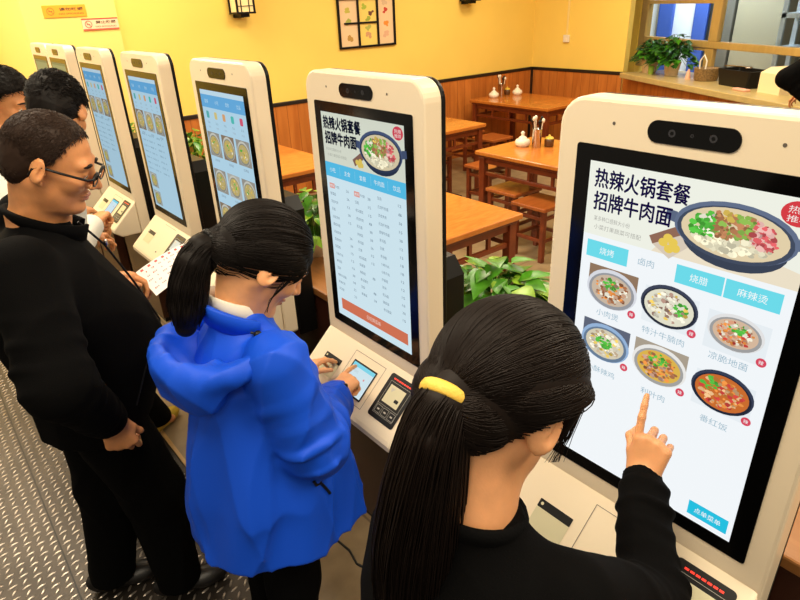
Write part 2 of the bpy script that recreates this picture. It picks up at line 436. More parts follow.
for k, (ya, yb, za, zb) in enumerate(((-.90, .385, 1.388, 1.755), (-.90, .385, 1.795, 2.38), (-6.0, -1.04, 1.388, 2.38))):
    b = MB(); b.box((.462, ya, za), (.468, yb, zb), gm); struct(b.build('window_pane', win, WT))
b = MB(); b.box((-.14, -6.1, .97), (.56, -.14, 1.03), M['sill'], .008); struct(b.build('window_sill', None, WT))
# the kitchen side seen through the window
b = MB(); b.box((9.2, -1.6, -.05), (9.35, 9, 3.1), mat('far_room_wall', (.42, .45, .44), .8)); struct(b.build('wall_far'))
def far_box(name, lo, hi, m, label, cat, group=None):
    b = MB(); b.box(lo, hi, m, .01); o = b.build(name); tag(o, label, cat, group); return o
bl = mat('blue_board', (.05, .12, .50), .5); wt = mat('white_board', (.80, .88, .95), .6)
M['rack'] = mat('rack_steel', (.42, .50, .56), .4, metal=.3)
far_box('partition_board', (8.0, 4.44, 0), (8.06, 4.66, 3.0), bl, 'narrow dark blue board left of the broad white one behind the window', 'board')
far_box('partition_board', (8.1, 4.12, 0), (8.16, 4.48, 3.0), wt, 'broad white board between two blue boards behind the window', 'board')
far_box('partition_board', (8.0, 3.94, 0), (8.06, 4.13, 3.0), bl, 'blue board close to the window post, beyond the glass', 'board')
far_box('partition_board', (8.1, 4.64, 0), (8.16, 5.25, 3.0), wt, 'white board at the left end, next to the window jamb outside', 'board')
far_box('service_cabinet', (7.95, 3.57, 0), (8.6, 3.86, 3.0), mat('grey_cabinet', (.14, .14, .12), .5), 'tall dark grey cabinet standing beyond the window post', 'cabinet')
far_box('pale_cabinet', (8.0, 2.95, 0), (8.6, 3.56, 3.0), mat('beige_duct', (.36, .34, .24), .5), 'broad pale beige cabinet in the room beyond the window', 'cabinet')
t = thing('shelf_rack', (7.3, 1.55, 0), 'grey metal shelf rack beyond the window at the right', 'rack')
b = MB()
for y in (0, 1.13):
    for x in (0, .4): b.box((x, y, 0), (x+.04, y+.05, 2.6), M['rack'])
b.build('rack_frame', t)
for z in (1.2, 1.56, 2.0):
    b = MB(); b.box((0, 0, z), (.44, 1.18, z+.05), M['rack']); b.build('shelf', t)
# pipe and switch on the right wall
t = thing('wall_switch', (RX, 4.84, 1.34), 'white surface switch box with a conduit running up the yellow wall', 'switch')
b = MB(); b.box((-.03, -.045, 0), (0, .045, .09), M['white'], .006); b.build('switch_box', t)
b = MB(); b.box((-.018, -.014, .09), (0, .014, 1.6), mat('pale_conduit', (.9, .70, .25), .5), .003); b.build('conduit', t)
# ================================================================== the row of ordering kiosks
KZ = .90                                    # height of the lower edge of the touch panel
KC, KS = .739, .674                         # run and drop of the console slope
def kp(u, v, d=0.):                         # point on the upright front
    return (-d, -u, KZ+v)
def kc(u, w, d=0.):                         # point on the console slope
    return (-KC*w-KS*d, -u, .858-KS*w+KC*d)
class Sheet(MB):
    """flat marks on a face of the kiosk, each a little above the one before"""
    def __init__(s, fn): super().__init__(); s.fn = fn
    def pg(s, pts, d, m): s.raw([s.fn(u, v, d) for u, v in pts], [tuple(range(len(pts)))], m)
    def rect(s, u0, u1, v0, v1, d, m, r=0.): s.pg(rounded_rect(u0, u1, v0, v1, r, 4) if r else [(u0, v0), (u1, v0), (u1, v1), (u0, v1)], d, m)
    def disc(s, u, v, ru, rv, d, m, n=28, rot=0.):
        s.pg([(u+ru*cs(2*PI*k/n)*cs(rot)-rv*sn(2*PI*k/n)*sn(rot), v+ru*cs(2*PI*k/n)*sn(rot)+rv*sn(2*PI*k/n)*cs(rot)) for k in range(n)], d, m)
    def text(s, body, u0, u1, vmid, d, m, h=None, bold=0., flip=1):
        vs, fs = text_geo(body, bold); w0 = min(p[0] for p in vs); w1 = max(p[0] for p in vs); b0 = min(p[1] for p in vs); b1 = max(p[1] for p in vs)
        kx = (u1-u0)/(w1-w0); ky = kx if h is None else h/(b1-b0)
        s.raw([s.fn(u0+(x-w0)*kx, vmid+flip*(y-(b0+b1)/2)*ky, d) for x, y in vs], [f if flip > 0 else f[::-1] for f in fs], m)
    def heavy(s, body, u0, u1, vmid, d, m, h, e=.0006):
        for k, (a, b) in enumerate(((0, 0), (e, 0), (-e, 0), (0, e), (0, -e))): s.text(body, u0+a, u1+a, vmid+b, d+k*.00002, m, h)
    def blob(s, u, v, r, d, m, rnd, asp=.75):
        n = 9; s.pg([(u+r*(.7+.5*rnd.random())*cs(2*PI*k/n), v+asp*r*(.7+.5*rnd.random())*sn(2*PI*k/n)) for k in range(n)], d, m)
def dim(c, k): return tuple(x*k for x in c)
def bowl(sh, u, v, ru, rv, d, rim, soup, bits, seed, s=1., rimw=.12, deep=0., handles=False, nb=46, bs=1.):
    """a picture of a dish: rim, broth and pieces"""
    rnd = random.Random(seed)
    if handles:
        for q in (-1, 1): sh.pg([(u+q*ru*.96, v+rv*.30), (u+q*ru*1.16, v+rv*.34), (u+q*ru*1.18, v-rv*.02), (u+q*ru*.98, v-rv*.10)][::-q], d-.0001, em(dim(rim, .85), s))
    if deep: sh.disc(u+ru*.03, v-deep, ru*.86, rv*.92, d, em(dim(rim, .35), s))
    sh.disc(u, v, ru, rv, d+.0001, em(rim, s)); sh.disc(u, v-.004*rv/.05, ru*(1-rimw*.45), rv*(1-rimw*.5), d+.0002, em(dim(rim, .45), s)); sh.disc(u, v-rv*.04, ru*(1-rimw), rv*(1-rimw*1.15), d+.0003, em(soup, s))
    for i in range(nb):
        a = rnd.random()*2*PI; q = math.sqrt(rnd.random())*.80
        px, py = q*cs(a), q*sn(a)
        c = bits(px, py, rnd)
        if c is None: continue
        sh.blob(u+px*ru*(1-rimw), v-rv*.04+py*rv*(1-rimw), ru*rnd.uniform(.05, .14)*bs, d+.0004+i*.000002, em(dim(c, rnd.choice((.62, .8, .95, 1.1, 1.25))), s), rnd)
G_, R_, W_, Br_, Y_, Or_ = (.10, .52, .06), (.62, .06, .05), (.88, .84, .68), (.38, .15, .07), (.85, .60, .12), (.80, .28, .06)
def bits_pot(x, y, r):
    if x < -.35 and y > -.35: return G_ if r.random() < .85 else W_
    if x > .35 and y > -.35: return (.72, .12, .13) if r.random() < .65 else (.85, .5, .45)
    if y < -.2: return (.90, .84, .60)
    return (.50, .22, .10) if r.random() < .6 else (Y_ if x < 0 and y > .4 else (.25, .45, .08))
def mk(*cw):
    def f(x, y, r):
        q = r.random()
        for c, w in cw:
            q -= w
            if q < 0: return c
        return cw[0][0]
    return f
def greens(base, p=.3, cx=0., cy=.25):
    return lambda x, y, r: G_ if (x-cx)**2+(y-cy)**2 < p and r.random() < .75 else base(x, y, r)
DISH = [ # rim, broth, pieces
    ((.72, .74, .80), (.62, .50, .38), greens(mk((Br_, .4), (W_, .3), (Or_, .2), ((.5, .3, .2), .1)), .18, -.1, .4)),
    ((.05, .06, .10), (.80, .78, .62), greens(mk((W_, .55), ((.42, .26, .20), .3), (Y_, .15)), .2, .6, .2)),
    ((.80, .80, .80), (.70, .50, .35), greens(mk((Or_, .3), (W_, .25), ((.62, .30, .18), .3), (R_, .15)), .15, .1, .4)),
    ((.32, .48, .72), (.70, .64, .48), greens(mk((W_, .5), (Y_, .2), ((.6, .45, .3), .3)), .16, .0, .1)),
    ((.86, .85, .82), (.75, .48, .08), greens(mk(((.62, .38, .28), .4), (Br_, .3), (Or_, .3)), .2, .0, .45)),
    ((.04, .05, .09), (.62, .16, .03), greens(mk(((.80, .50, .25), .4), (Or_, .35), (R_, .25)), .13, -.5, .3)),
]
POT = (.13, .17, .27)
def screen_hotpot(sh, s):
    """big menu: banner with the pot, tabs, six dishes"""
    white = em((.93, .97, 1.0), s); sh.rect(-.196, .196, .0336, .716, .0026, white)
    sh.rect(-.196, .196, .572, .716, .0028, em((.90, .92, .82), s)); sh.pg([(-.05, .572), (.196, .572), (.196, .60), (.0, .64)], .0029, em((.88, .78, .60), s))
    navy = em((.008, .004, .05), s)
    sh.heavy('热辣火锅套餐', -.182, .004, .686, .0034, navy, .036, .0008); sh.heavy('招牌牛肉面', -.180, -.022, .642, .0034, navy, .036, .0008)
    g = em((.42, .42, .38), s); sh.text('某多种口感鲜大小份', -.176, -.098, .607, .0034, g, .010); sh.text('小菜打果蔬菜可搭配', -.174, -.073, .590, .0034, g, .010)
    sh.pg([(-.058, .600), (-.050, .586), (.01, .62), (-.004, .632)], .0030, em((.30, .15, .10), s)); sh.pg([(-.050, .586), (-.015, .566), (.02, .60), (.01, .62)], .0030, em((.72, .62, .50), s))
    for k, (u, v) in enumerate(((-.03, .594), (-.018, .584), (-.012, .598), (-.022, .604), (-.006, .588))): sh.disc(u, v, .009, .008, .0031+k*.00003, em((.85, .62, .10), s), 12)
    bowl(sh, .084, .640, .100, .050, .0033, POT, (.80, .66, .42), bits_pot, 5, s, .13, .018, True, 420, .55)
    for q in (.0,): sh.disc(.172, .692, .026, .020, .0042, em((.70, .05, .06), s), 20); sh.text('热辣', .156, .190, .698, .0044, em((.95, .85, .8), s), .012); sh.text('推荐', .156, .190, .684, .0044, em((.95, .85, .8), s), .011)
    cy = em((.16, .74, .86), s); wh = em((.95, 1, 1), s)
    for u0, u1, t in ((-.185, -.094, '烧烤'), (.002, .087, '烧腊'), (.0895, .180, '麻辣烫')):
        sh.rect(u0, u1, .526, .561, .0030, cy); c = (u0+u1)/2; w = .016*(1 if len(t) == 2 else 1.5); sh.text(t, c-w, c+w, .5435, .0034, wh, .015)
    tc = em((.36, .52, .62), s); sh.text('卤肉', -.072, -.040, .546, .0034, tc, .015)
    names = ('小肉煲', '特汁牛腩肉', '凉脆地菌', '小酥辣鸡', '利叶肉', '番红饭')
    for k in range(6):
        i, j = k % 3, k//3; u = (-.120, 0., .122)[i]; v = (.468, .346)[j]+(.006 if i == 1 and j == 0 else 0)
        if k in (0, 3, 4): sh.rect(u-.054, u+.054, v-.002, v+.044, .0028, em(((.30, .19, .12), (.12, .14, .20), (.42, .36, .28))[(0, 3, 4).index(k)], s))
        else: sh.rect(u-.05, u+.054, v-.044, v+.03, .0028, em((.84, .90, .94), s))
        rim, so, bt = DISH[k]; bowl(sh, u, v, .056 if k != 2 else .048, .042 if k != 2 else .034, .0031, rim, so, bt, 20+k, s, .14 if k in (1, 5) else .2, .003, False, 130, .75)
        sh.disc(u+.050, v-.036, .0085, .0085, .0042, em((.72, .07, .12), s), 18); sh.text('辣', u+.046, u+.054, v-.036, .0044, wh, .008)
        n = names[k]; w = .0085*len(n); sh.text(n, u-w-.002, u+w-.002, (.412, .278)[j], .0034, tc, .015)
    sh.rect(.109, .187, .047, .081, .0030, em((.02, .55, .78), s)); sh.text('点单菜单', .122, .174, .064, .0034, wh, .014)
def screen_list(sh, s):
    """pot banner over three columns of names and prices"""
    sh.rect(-.196, .196, .0336, .716, .0026, em((.70, .89, .98), s))
    sh.rect(-.196, .196, .566, .716, .0028, em((.74, .78, .66), s)); navy = em((.004, .006, .02), s)
    sh.heavy('热辣火锅套餐', -.186, .004, .686, .0034, navy, .037, .0016); sh.heavy('招牌牛肉面', -.182, -.020, .642, .0034, navy, .037, .0016)
    g = em((.40, .42, .36), s); sh.text('某多种口感鲜大小份', -.182, -.10, .607, .0034, g, .009); sh.text('小菜打果蔬菜可搭配', -.178, -.075, .590, .0034, g, .009)
    sh.pg([(-.045, .592), (-.034, .574), (.01, .60), (-.002, .618)], .0030, em((.25, .13, .10), s))
    for k, (u, v) in enumerate(((-.022, .588), (-.012, .58), (-.006, .592), (.0, .582))): sh.disc(u, v, .009, .008, .0031+k*.00003, em((.80, .60, .12), s), 12)
    bowl(sh, .090, .634, .098, .056, .0033, (.07, .10, .20), (.74, .64, .42), bits_pot, 5, s, .13, .014, True, 300, .6)
    sh.disc(.172, .694, .022, .018, .0042, em((.70, .06, .10), s), 20); sh.text('热辣', .158, .186, .699, .0044, em((.95, .85, .8), s), .011); sh.text('推荐', .158, .186, .687, .0044, em((.95, .85, .8), s), .010)
    sh.rect(-.196, .196, .521, .566, .0030, em((.10, .56, .88), s)); wh = em((.85, .97, 1), s)
    for k, t in enumerate(('小吃', '主食', '套餐', '牛肉面', '饮品')):
        c = -.157+k*.0785; w = .008*len(t); sh.text(t, c-w, c+w, .5435, .0034, wh, .015)
        if k: sh.rect(c-.0397, c-.0388, .530, .558, .0032, em((.4, .75, .95), s))
    tg = em((.16, .24, .32), s); names = ('香辣牛肉面', '红烧牛肉面', '酸菜面', '番茄鸡蛋', '炸酱面', '老坛酸菜', '原汤面', '凉皮肉夹', '小碗牛肉', '豆腐', '麻酱面', '鸡汤面')
    rnd = random.Random(3)
    for c, (u0, up, n, v0) in enumerate(((-.180, -.092, 15, .492), (-.048, .018, 14, .490), (.066, .160, 15, .500))):
        for r in range(n):
            v = v0-r*.0255
            if c < 2 and r == 0:
                sh.rect(u0-.002, u0+.026, v-.008, v+.008, .0030, em((.85, .35, .30), s)); sh.text('推荐', u0+.001, u0+.023, v, .0034, wh, .009); sh.text('牛肉面', u0+.029, u0+.052, v, .0034, tg, .009)
            else:
                t = names[rnd.randrange(len(names))]; sh.text(t, u0, u0+.0098*len(t), v, .0034, tg, .010)
            if rnd.random() < .92: sh.text(str(rnd.choice((12, 15, 18, 22, 26, 8, 38))), up, up+.014, v-.003, .0034, tg, .008)
    sh.rect(-.172, .181, .060, .100, .0030, em((.72, .19, .10), s)); sh.text('去结算菜单', -.03, .046, .080, .0034, em((.95, .7, .62), s), .016)
def screen_grid(sh, s, seed, full):
    """tabs, five small icons, pictures of dishes in threes"""
    base = (.52, .78, .95); sh.rect(-.196, .196, .0336, .716, .0026, em(base, s))
    sh.rect(-.196, .196, .698, .716, .0028, em((.62, .84, .98), s)); sh.rect(-.196, .196, .648, .698, .0028, em((.16, .48, .85), s))
    for k, t in enumerate(('套餐', '小吃', '面食', '饮品')): c = -.145+k*.097; sh.text(t, c-.017, c+.017, .673, .0034, em((.55, .82, .98), s), .016)
    ic = ((.12, .50, .50), (.75, .62, .25), (.80, .42, .20), (.10, .58, .52), (.78, .12, .20))
    for k, c in enumerate(ic): u = -.152+k*.076; sh.rect(u-.013, u+.013, .606, .634, .0030, em(c, s), .006); sh.text('菜品', u-.012, u+.012, .589, .0034, em((.3, .45, .55), s), .009); sh.text('特选', u-.012, u+.012, .570, .0034, em((.4, .5, .6), s), .008)
    rnd = random.Random(seed); k = 0
    rows = (.500, .345, .195) if full else (.505,)
    for v in rows:
        for u in (-.132, 0., .132):
            k += 1; sh.rect(u-.057, u+.057, v-.05, v+.05, .0029, em(rnd.choice(((.36, .34, .30), (.50, .50, .46), (.30, .22, .15))), s))
            bowl(sh, u, v, .052, .047, .0031, (.66, .66, .58), (.60, .48, .18), greens(mk((Y_, .4), ((.62, .52, .30), .4), (W_, .2)), .12, rnd.uniform(-.3, .3), .1), seed*10+k, s, .2, 0, False, 26)
            sh.text('招牌面', u-.022, u+.022, v-.066, .0034, em((.25, .35, .45), s), .011)
    if not full:
        for r in range(7):
            v = .43-r*.03
            for u in (-.17, -.07, .05): sh.text(rnd.choice(('牛肉面', '酸菜面', '鸡汤饭')), u, u+.05, v, .0034, em((.22, .36, .48), s), .010); sh.text('18', u+.065, u+.08, v, .0034, em((.22, .36, .48), s), .008)
        for u, v in ((-.13, .185), (-.13, .085)): sh.rect(u-.05, u+.05, v-.04, v+.04, .0029, em((.42, .46, .44), s)); bowl(sh, u, v, .045, .038, .0031, (.6, .62, .55), (.6, .5, .2), mk((Y_, .5), (G_, .5)), 77, s, .2, 0, False, 20)
def screen_reflection(sh, s): sh.rect(-.196, .196, .0336, .716, .0026, em((.50, .44, .17), s)); sh.rect(-.196, .196, .70, .716, .0028, em((.40, .34, .12), s))  # olive glow painted in for the yellow wall reflected in the blank screen
M['gap'] = mat('console_seam', (.12, .10, .08), .6); M['flap'] = mat('pale_olive_slot_cover', (.62, .58, .38), .3); M['lens'] = mat('camera_lens', (.03, .03, .035), .1)
M['redled'] = mat('red_light', (.5, .02, .01), .3, emit=(1, .05, .03), estr=1.1); M['line'] = mat('pale_line', (.5, .48, .42), .5)
M['ped'] = wood('pedestal_wood', (.030, .008, .003), (.05, .013, .005), .4, 3.)
def kiosk(y, label, content, console, s):
    t = thing('self_service_kiosk', (0, y, 0), label, 'kiosk', 'ordering kiosks standing in a row')
    b = MB(); ol = rounded_rect(-.272, .276, .65, 1.73, .055, 7, .02); b.prism_x(ol, 0, .062, M['shell'], .007); b.build('shell', t)
    b = MB(); b.prism_x(rounded_rect(-.271, .275, .651, 1.729, .055, 7, .02), .0622, .076, M['black'], .004); b.build('back_rim', t)
    b = MB(); hb = [(-.25, .62), (.25, .62), (.25, 1.17), (.21, 1.22), (-.21, 1.22), (-.25, 1.17)]; b.prism_x(hb, .0765, .168, M['black'], .006); b.build('back_housing', t)
    # console: a wedge with a thin lip
    b = MB(); side = [(-.002, .8562), (-.155, .7166), (-.163, .706), (-.163, .688), (-.12, .655), (-.002, .655)]
    yo = .27; br = .012
    rs = []
    for yy, ins in ((-yo, .006), (-yo+.004, .001), (-yo+br, 0), (yo-br, 0), (yo-.004, .001), (yo, .006)):
        rs.append([(x, yy, z) for x, z in inset(side, ins)])
    b.rings(rs, M['shell']); b.build('console', t)
    b = MB(); b.box((.01, -.255, .03), (.075, .255, .652), M['ped'], .004); b.box((.02, -.25, 0), (.075, .25, .03), M['black']); b.build('pedestal', t)
    # touch panel
    b = MB(); b.prism_x(rounded_rect(-.23, .23, KZ, KZ+.746, .006, 3), -.0022, .001, M['glass'], .0008); ts = b.build('touch_panel', t)
    sh = Sheet(kp); content(sh, s); tag(sh.build('display', ts), 'display face')
    b = MB(); b.prism_x([(-p[0], p[1]) for p in rounded_rect(-.090, .068, KZ+.765, KZ+.803, .0185, 8)], -.0025, .001, M['glass'], .0008); cb = b.build('camera_bar', t)
    for u in (-.045, -.010, .025):
        q = Sheet(kp); r = .0065 if abs(u+.01) > .01 else .003; q.disc(u, .784, r, r, .0029, M['lens'], 16); q.disc(u, .784, r*.5, r*.5, .0031, M['black'], 12); q.build('lens', cb)
    for u in (-.157, .129):
        q = Sheet(kp); q.disc(u, .788, .0032, .0032, .0006, M['gap'], 12); q.build('speaker_hole', t)
    if console:
        q = Sheet(kc); q.rect(-.200, -.106, .086, .107, .0012, M['plast'], .002); q.rect(-.200, -.106, .107, .160, .0008, M['flap']); q.disc(-.19, .096, .004, .004, .0016, M['flap'], 10); q.build('card_slot', t)
        q = Sheet(kc)
        if console in ('pad', 'frame'):
            for (u0, u1, w0, w1) in ((-.078, .086, .0265, .028), (-.078, .086, .181, .1825), (-.078, -.0765, .0265, .1825), (.0845, .086, .0265, .1825)): q.rect(u0, u1, w0, w1, .0009, M['gap'])
        else:
            for (u0, u1, w0, w1) in ((-.07, .085, .016, .0175),): q.rect(u0, u1, w0, w1, .0009, M['gap'])
            q2 = Sheet(kc); q2.disc(.03, .170, .008, .004, .0012, M['plast'], 12); q2.build('push_button', t)
        q.build('console_seam', t)
        if console == 'pad':
            q = Sheet(kc); q.rect(-.060, .066, .055, .166, .0012, M['plast'], .003); pad = q.build('touchpad', t)
            q = Sheet(kc); q.rect(-.054, .060, .061, .160, .0016, em((.75, .93, 1), .9)); q.rect(-.054, .060, .061, .074, .0018, em((.25, .78, .95), .9)); 
            q.text('请刷脸', -.035, -.010, .088, .0020, em((.6, .75, .8), .9), .010, 0, -1); q.disc(.03, .10, .004, .004, .002, em((.85, .4, .4), .9), 10); q.build('touchpad_display', pad)
        q = Sheet(kc)
        q.rect(.118, .241, .024, .176, .0018, M['plast'], .010); rd = q.build('code_reader', t)
        q = Sheet(kc); q.rect(.142, .214, .058, .118, .0022, M['flap'] if console != 'reader' else mat('lit_reader_glass', (.30, .40, .50), .1, emit=(.35, .5, .65), estr=.35)); q.rect(.188, .206, .092, .103, .0025, M['plast'], .002); q.pg([(.150, .066), (.170, .066), (.158, .080)], .0024, M['line']); q.build('reader_window', rd)
        q = Sheet(kc)
        for k in range(7): q.rect(.139+k*.0118, .148+k*.0118, .036, .0405, .0024, M['redled'] if console != 'reader' else M['lens'])
        q.build('light_strip', rd)
        q = Sheet(kc)
        for (u0, u1, w0, w1) in ((.133, .228, .048, .0488), (.133, .228, .1265, .1273), (.133, .1338, .048, .160), (.2272, .228, .048, .160), (.133, .228, .1595, .1603)): q.rect(u0, u1, w0, w1, .0022, M['line'])
        q.build('reader_outline', rd)
        for k in range(3):
            q = Sheet(kc); u = .150+k*.0315
            for (a0, a1, w0, w1) in ((u-.013, u+.013, .132, .133), (u-.013, u+.013, .1555, .1565), (u-.013, u-.012, .132, .1565), (u+.012, u+.013, .132, .1565)): q.rect(a0, a1, w0, w1, .0023, M['line'])
            q.rect(u-.005, u+.005, .142, .147, .0024, M['line']); q.build('reader_button', rd)
    else:
        q = Sheet(kc); q.rect(-.200, -.106, .090, .150, .0008, M['flap']); q.build('card_slot', t)
    return t
SPY = .9238
kiosk(0, 'nearest white kiosk with a big pot and six dishes on its menu', screen_hotpot, 'frame', 1.02)
kiosk(SPY+.0275, 'white kiosk before the person in blue, price list and orange button on screen', screen_list, 'pad', .92)
kiosk(2*SPY+.0146, 'third white kiosk from the right, rows of yellow dish pictures on its screen', lambda a, b: screen_grid(a, b, 4, True), 'reader', .86)
kiosk(3*SPY+.0101, 'white kiosk whose console lies behind the sheet the person in glasses holds', lambda a, b: screen_grid(a, b, 6, False), 'reader', .80)
kiosk(4*SPY-.0218, 'white kiosk with a bluish screen, right beside the face of the person in glasses', lambda a, b: screen_grid(a, b, 8, False), 'pad', .74)
kiosk(4.50, 'white kiosk with an olive wall reflection painted on its screen, second from the far left end', screen_reflection, None, .95)
kiosk(5.055, 'farthest white kiosk at the left end, olive reflection painted on its screen, against the pale pier', screen_reflection, None, .95)
# ================================================================== signs, lamps and the picture on the walls
def flat_sign(x0, x1, z0, z1, y, label, face, ink, red, edge):
    t = thing('no_smoking_sign', ((x0+x1)/2, y, (z0+z1)/2), label, 'sign')
    w, h = (x1-x0)/2, (z1-z0)/2
    b = MB(); b.box((-w, -.006, -h), (w, 0, h), face, .002)
    b.build('sign_board', t)
    q = Sheet(lambda u, v, d: (u, -.0062-d, v))
    c = -w*.66; r = h*.62
    for k in range(28):
        a0, a1 = 2*PI*k/28, 2*PI*(k+1)/28; q.pg([(c+r*cs(a0), r*sn(a0)), (c+r*cs(a1), r*sn(a1)), (c+r*.82*cs(a1), r*.82*sn(a1)), (c+r*.82*cs(a0), r*.82*sn(a0))], .001, red)
    q.pg([(c-r*.62, r*.50), (c-r*.50, r*.62), (c+r*.62, -r*.50), (c+r*.50, -r*.62)], .0012, red); q.rect(c-r*.5, c+r*.45, -r*.1, r*.08, .0008, ink)
    q.build('no_smoking_mark', t)
    q = Sheet(lambda u, v, d: (u, -.0062-d, v))
    q.text(edge[0], -w*.25, w*.85, h*.30, .001, ink, h*.52, .02); q.text('NO SMOKING', -w*.30, w*.85, -h*.42, .001, ink, h*.24)
    q.build('sign_lettering', t)
    if edge[1]:
        for v in (h*.88, -h*.88):
            q = Sheet(lambda u, v_, d: (u, -.0062-d, v_)); q.rect(-w, w, v-h*.12, v+h*.12, .0008, red); q.build('red_border', t)
ink = mat('sign_ink', (.10, .04, .02), .6); redm = mat('sign_red', (.75, .10, .06), .6)
flat_sign(.165, .485, 1.895, 1.985, BY-.021, 'orange no smoking sign, higher of the two on the pale yellow pier', mat('sign_orange', (.86, .38, .02), .5), ink, mat('sign_dark_red', (.75, .16, .02), .6), ('请勿吸烟', False))
flat_sign(.43, .715, 1.79, 1.88, BY-.021, 'white no smoking sign with red borders, lower right of the orange one', mat('sign_pink', (.88, .66, .42), .5), ink, redm, ('禁止吸烟', True))
# lantern on the back wall
def lantern(x, z, label):
    t = thing('wall_lantern', (x, BY, z), label, 'wall lamp', 'black wall lanterns')
    b = MB(); b.box((-.05, -.03, -.02), (.05, 0, .22), M['black'], .004); b.box((-.045, -.16, -.015), (.045, -.02, .015), M['black'], .004); b.build('bracket', t)
    b = MB()
    for sx in (-1, 1):
        for yy in (-.185, -.03): b.box((sx*.085-.008, yy-.008, .015), (sx*.085+.008, yy+.008, .36), M['black'])
    for z0 in (.012, .35): b.box((-.096, -.195, z0), (.096, -.02, z0+.016), M['black'], .003)
    for zz in (.075,):
        b.box((-.09, -.190, zz), (.09, -.184, zz+.006), M['black'])
    for xx in (-.045, .035): b.box((xx-.004, -.190, .02), (xx+.004, -.184, .36), M['black'])
    b.build('lantern_frame', t)
    b = MB(); b.box((-.078, -.180, .03), (.078, -.036, .348), mat('lantern_paper', (.85, .66, .30), .7, emit=(1, .72, .30), estr=.35)); b.build('lamp_shade', t)
lantern(1.82, 1.845, 'black framed wall lantern above the kiosks, left of the picture')
lantern(4.81, 1.865, 'black wall lantern near the corner, right of the picture, only its foot in view')
# divided picture frame
t = thing('picture_frame', (2.94, BY, 1.465), 'black divided frame with food pictures hanging on the yellow back wall', 'picture')
W_F, H_F = .77, .80
b = MB()
def bar(x0, x1, z0, z1): b.box((x0, -.028, z0), (x1, -.001, z1), M['black'], .003)
bar(0, W_F, 0, .022); bar(0, W_F, H_F-.022, H_F); bar(0, .022, .022, H_F-.022); bar(W_F-.022, W_F, .022, H_F-.022)
bar(.255, .275, .022, H_F-.022); bar(.515, .535, .022, H_F-.022); bar(.022, W_F-.022, .475, .495); bar(.08, .255, .24, .258); bar(.275, .515, .24, .258)
b.build('frame', t)
cream = mat('picture_cream', (.86, .62, .36), .6); ywl = mat('picture_yellow', (.90, .68, .16), .6)
for (x0, x1, z0, z1, m, seed) in ((.022, .255, .022, .475, cream, 1), (.275, .515, .022, .24, ywl, 2), (.275, .515, .258, .475, ywl, 3), (.535, .748, .022, .475, cream, 4), (.022, .748, .495, .778, cream, 5)):
    q = Sheet(lambda u, v, d: (u, -.008-d, v)); q.rect(x0, x1, z0, z1, 0, m); rnd = random.Random(seed); cx = (x0+x1)/2
    pk = {1: [(cx, .37, (.55, .50, .08)), (cx, .26, (.40, .42, .08)), (cx, .10, (.48, .28, .06))], 2: [(cx, .12, (.62, .34, .16)), (cx, .20, (.45, .48, .10))], 3: [(cx-.03, .41, (.40, .50, .05)), (cx+.05, .34, (.15, .05, .03)), (cx, .28, (.35, .42, .05))], 4: [(cx, .36, (.55, .04, .02)), (cx, .22, (.80, .28, .03)), (cx, .12, (.75, .45, .28)), (cx, .44, (.7, .5, .3))], 5: [(.14, .60, (.4, .5, .1)), (.4, .62, (.6, .2, .1)), (.64, .60, (.5, .4, .2))]}[seed]
    k = 0
    for (u, v, c) in pk:
        pm = mat('picture_food', c, .6)
        for _ in range(7):
            k += 1; q.blob(u+rnd.uniform(-.025, .025), v+rnd.uniform(-.02, .02), rnd.uniform(.012, .028), .0006+k*.00005, pm, rnd)
    q.build('food_print', t)
# ================================================================== tables and stools
def table(x0, x1, y0, y1, label):
    t = thing('dining_table', ((x0+x1)/2, (y0+y1)/2, 0), label, 'table', 'red brown wooden dining tables')
    w, d = (x1-x0)/2, (y1-y0)/2
    b = MB(); b.box((-w, -d, .715), (w, d, .75), M['top_wood'], .007); b.box((-w+.02, -d+.02, .695), (w-.02, d-.02, .714), M['red_wood'], .004); b.build('tabletop', t)
    lw = .058
    for sx in (-1, 1):
        for sy in (-1, 1):
            b = MB(); cx, cy = sx*(w-.055), sy*(d-.055); b.box((cx-lw/2, cy-lw/2, 0), (cx+lw/2, cy+lw/2, .694), M['red_wood'], .005); b.build('leg', t)
    b = MB()
    for s in (-1, 1):
        for z0, z1 in ((.645, .694), (.545, .575)):
            b.box((-w+.085, s*(d-.055)-.013, z0), (w-.085, s*(d-.055)+.013, z1), M['red_wood'], .003)
            b.box((s*(w-.055)-.013, -d+.085, z0), (s*(w-.055)+.013, d-.085, z1), M['red_wood'], .003)
        n = 4
        for k in range(1, n):
            xx = -w+.085+(2*w-.17)*k/n; b.box((xx-.012, s*(d-.055)-.010, .575), (xx+.012, s*(d-.055)+.010, .645), M['red_wood'])
            yy = -d+.085+(2*d-.17)*k/n; b.box((s*(w-.055)-.010, yy-.012, .575), (s*(w-.055)+.010, yy+.012, .645), M['red_wood'])
    b.build('apron', t)
    return t
table(.92, 1.71, 1.76, 2.90, 'wooden table nearest the plants, bare orange top, seen right of the middle kiosk')
table(.86, 1.72, 3.66, 4.78, 'wooden table behind the gap left of the price list kiosk, under the wainscot')
table(2.72, 3.50, 2.05, 3.15, 'wooden table with a spoon cup and white jar on it, left of the big kiosk')
table(2.88, 3.69, 3.93, 5.05, 'wooden table beside the boarded wall, its right corner pointing at the jar table')
table(4.76, 5.60, 4.0, 5.24, 'darker wooden table pushed into the corner of the boarded walls')
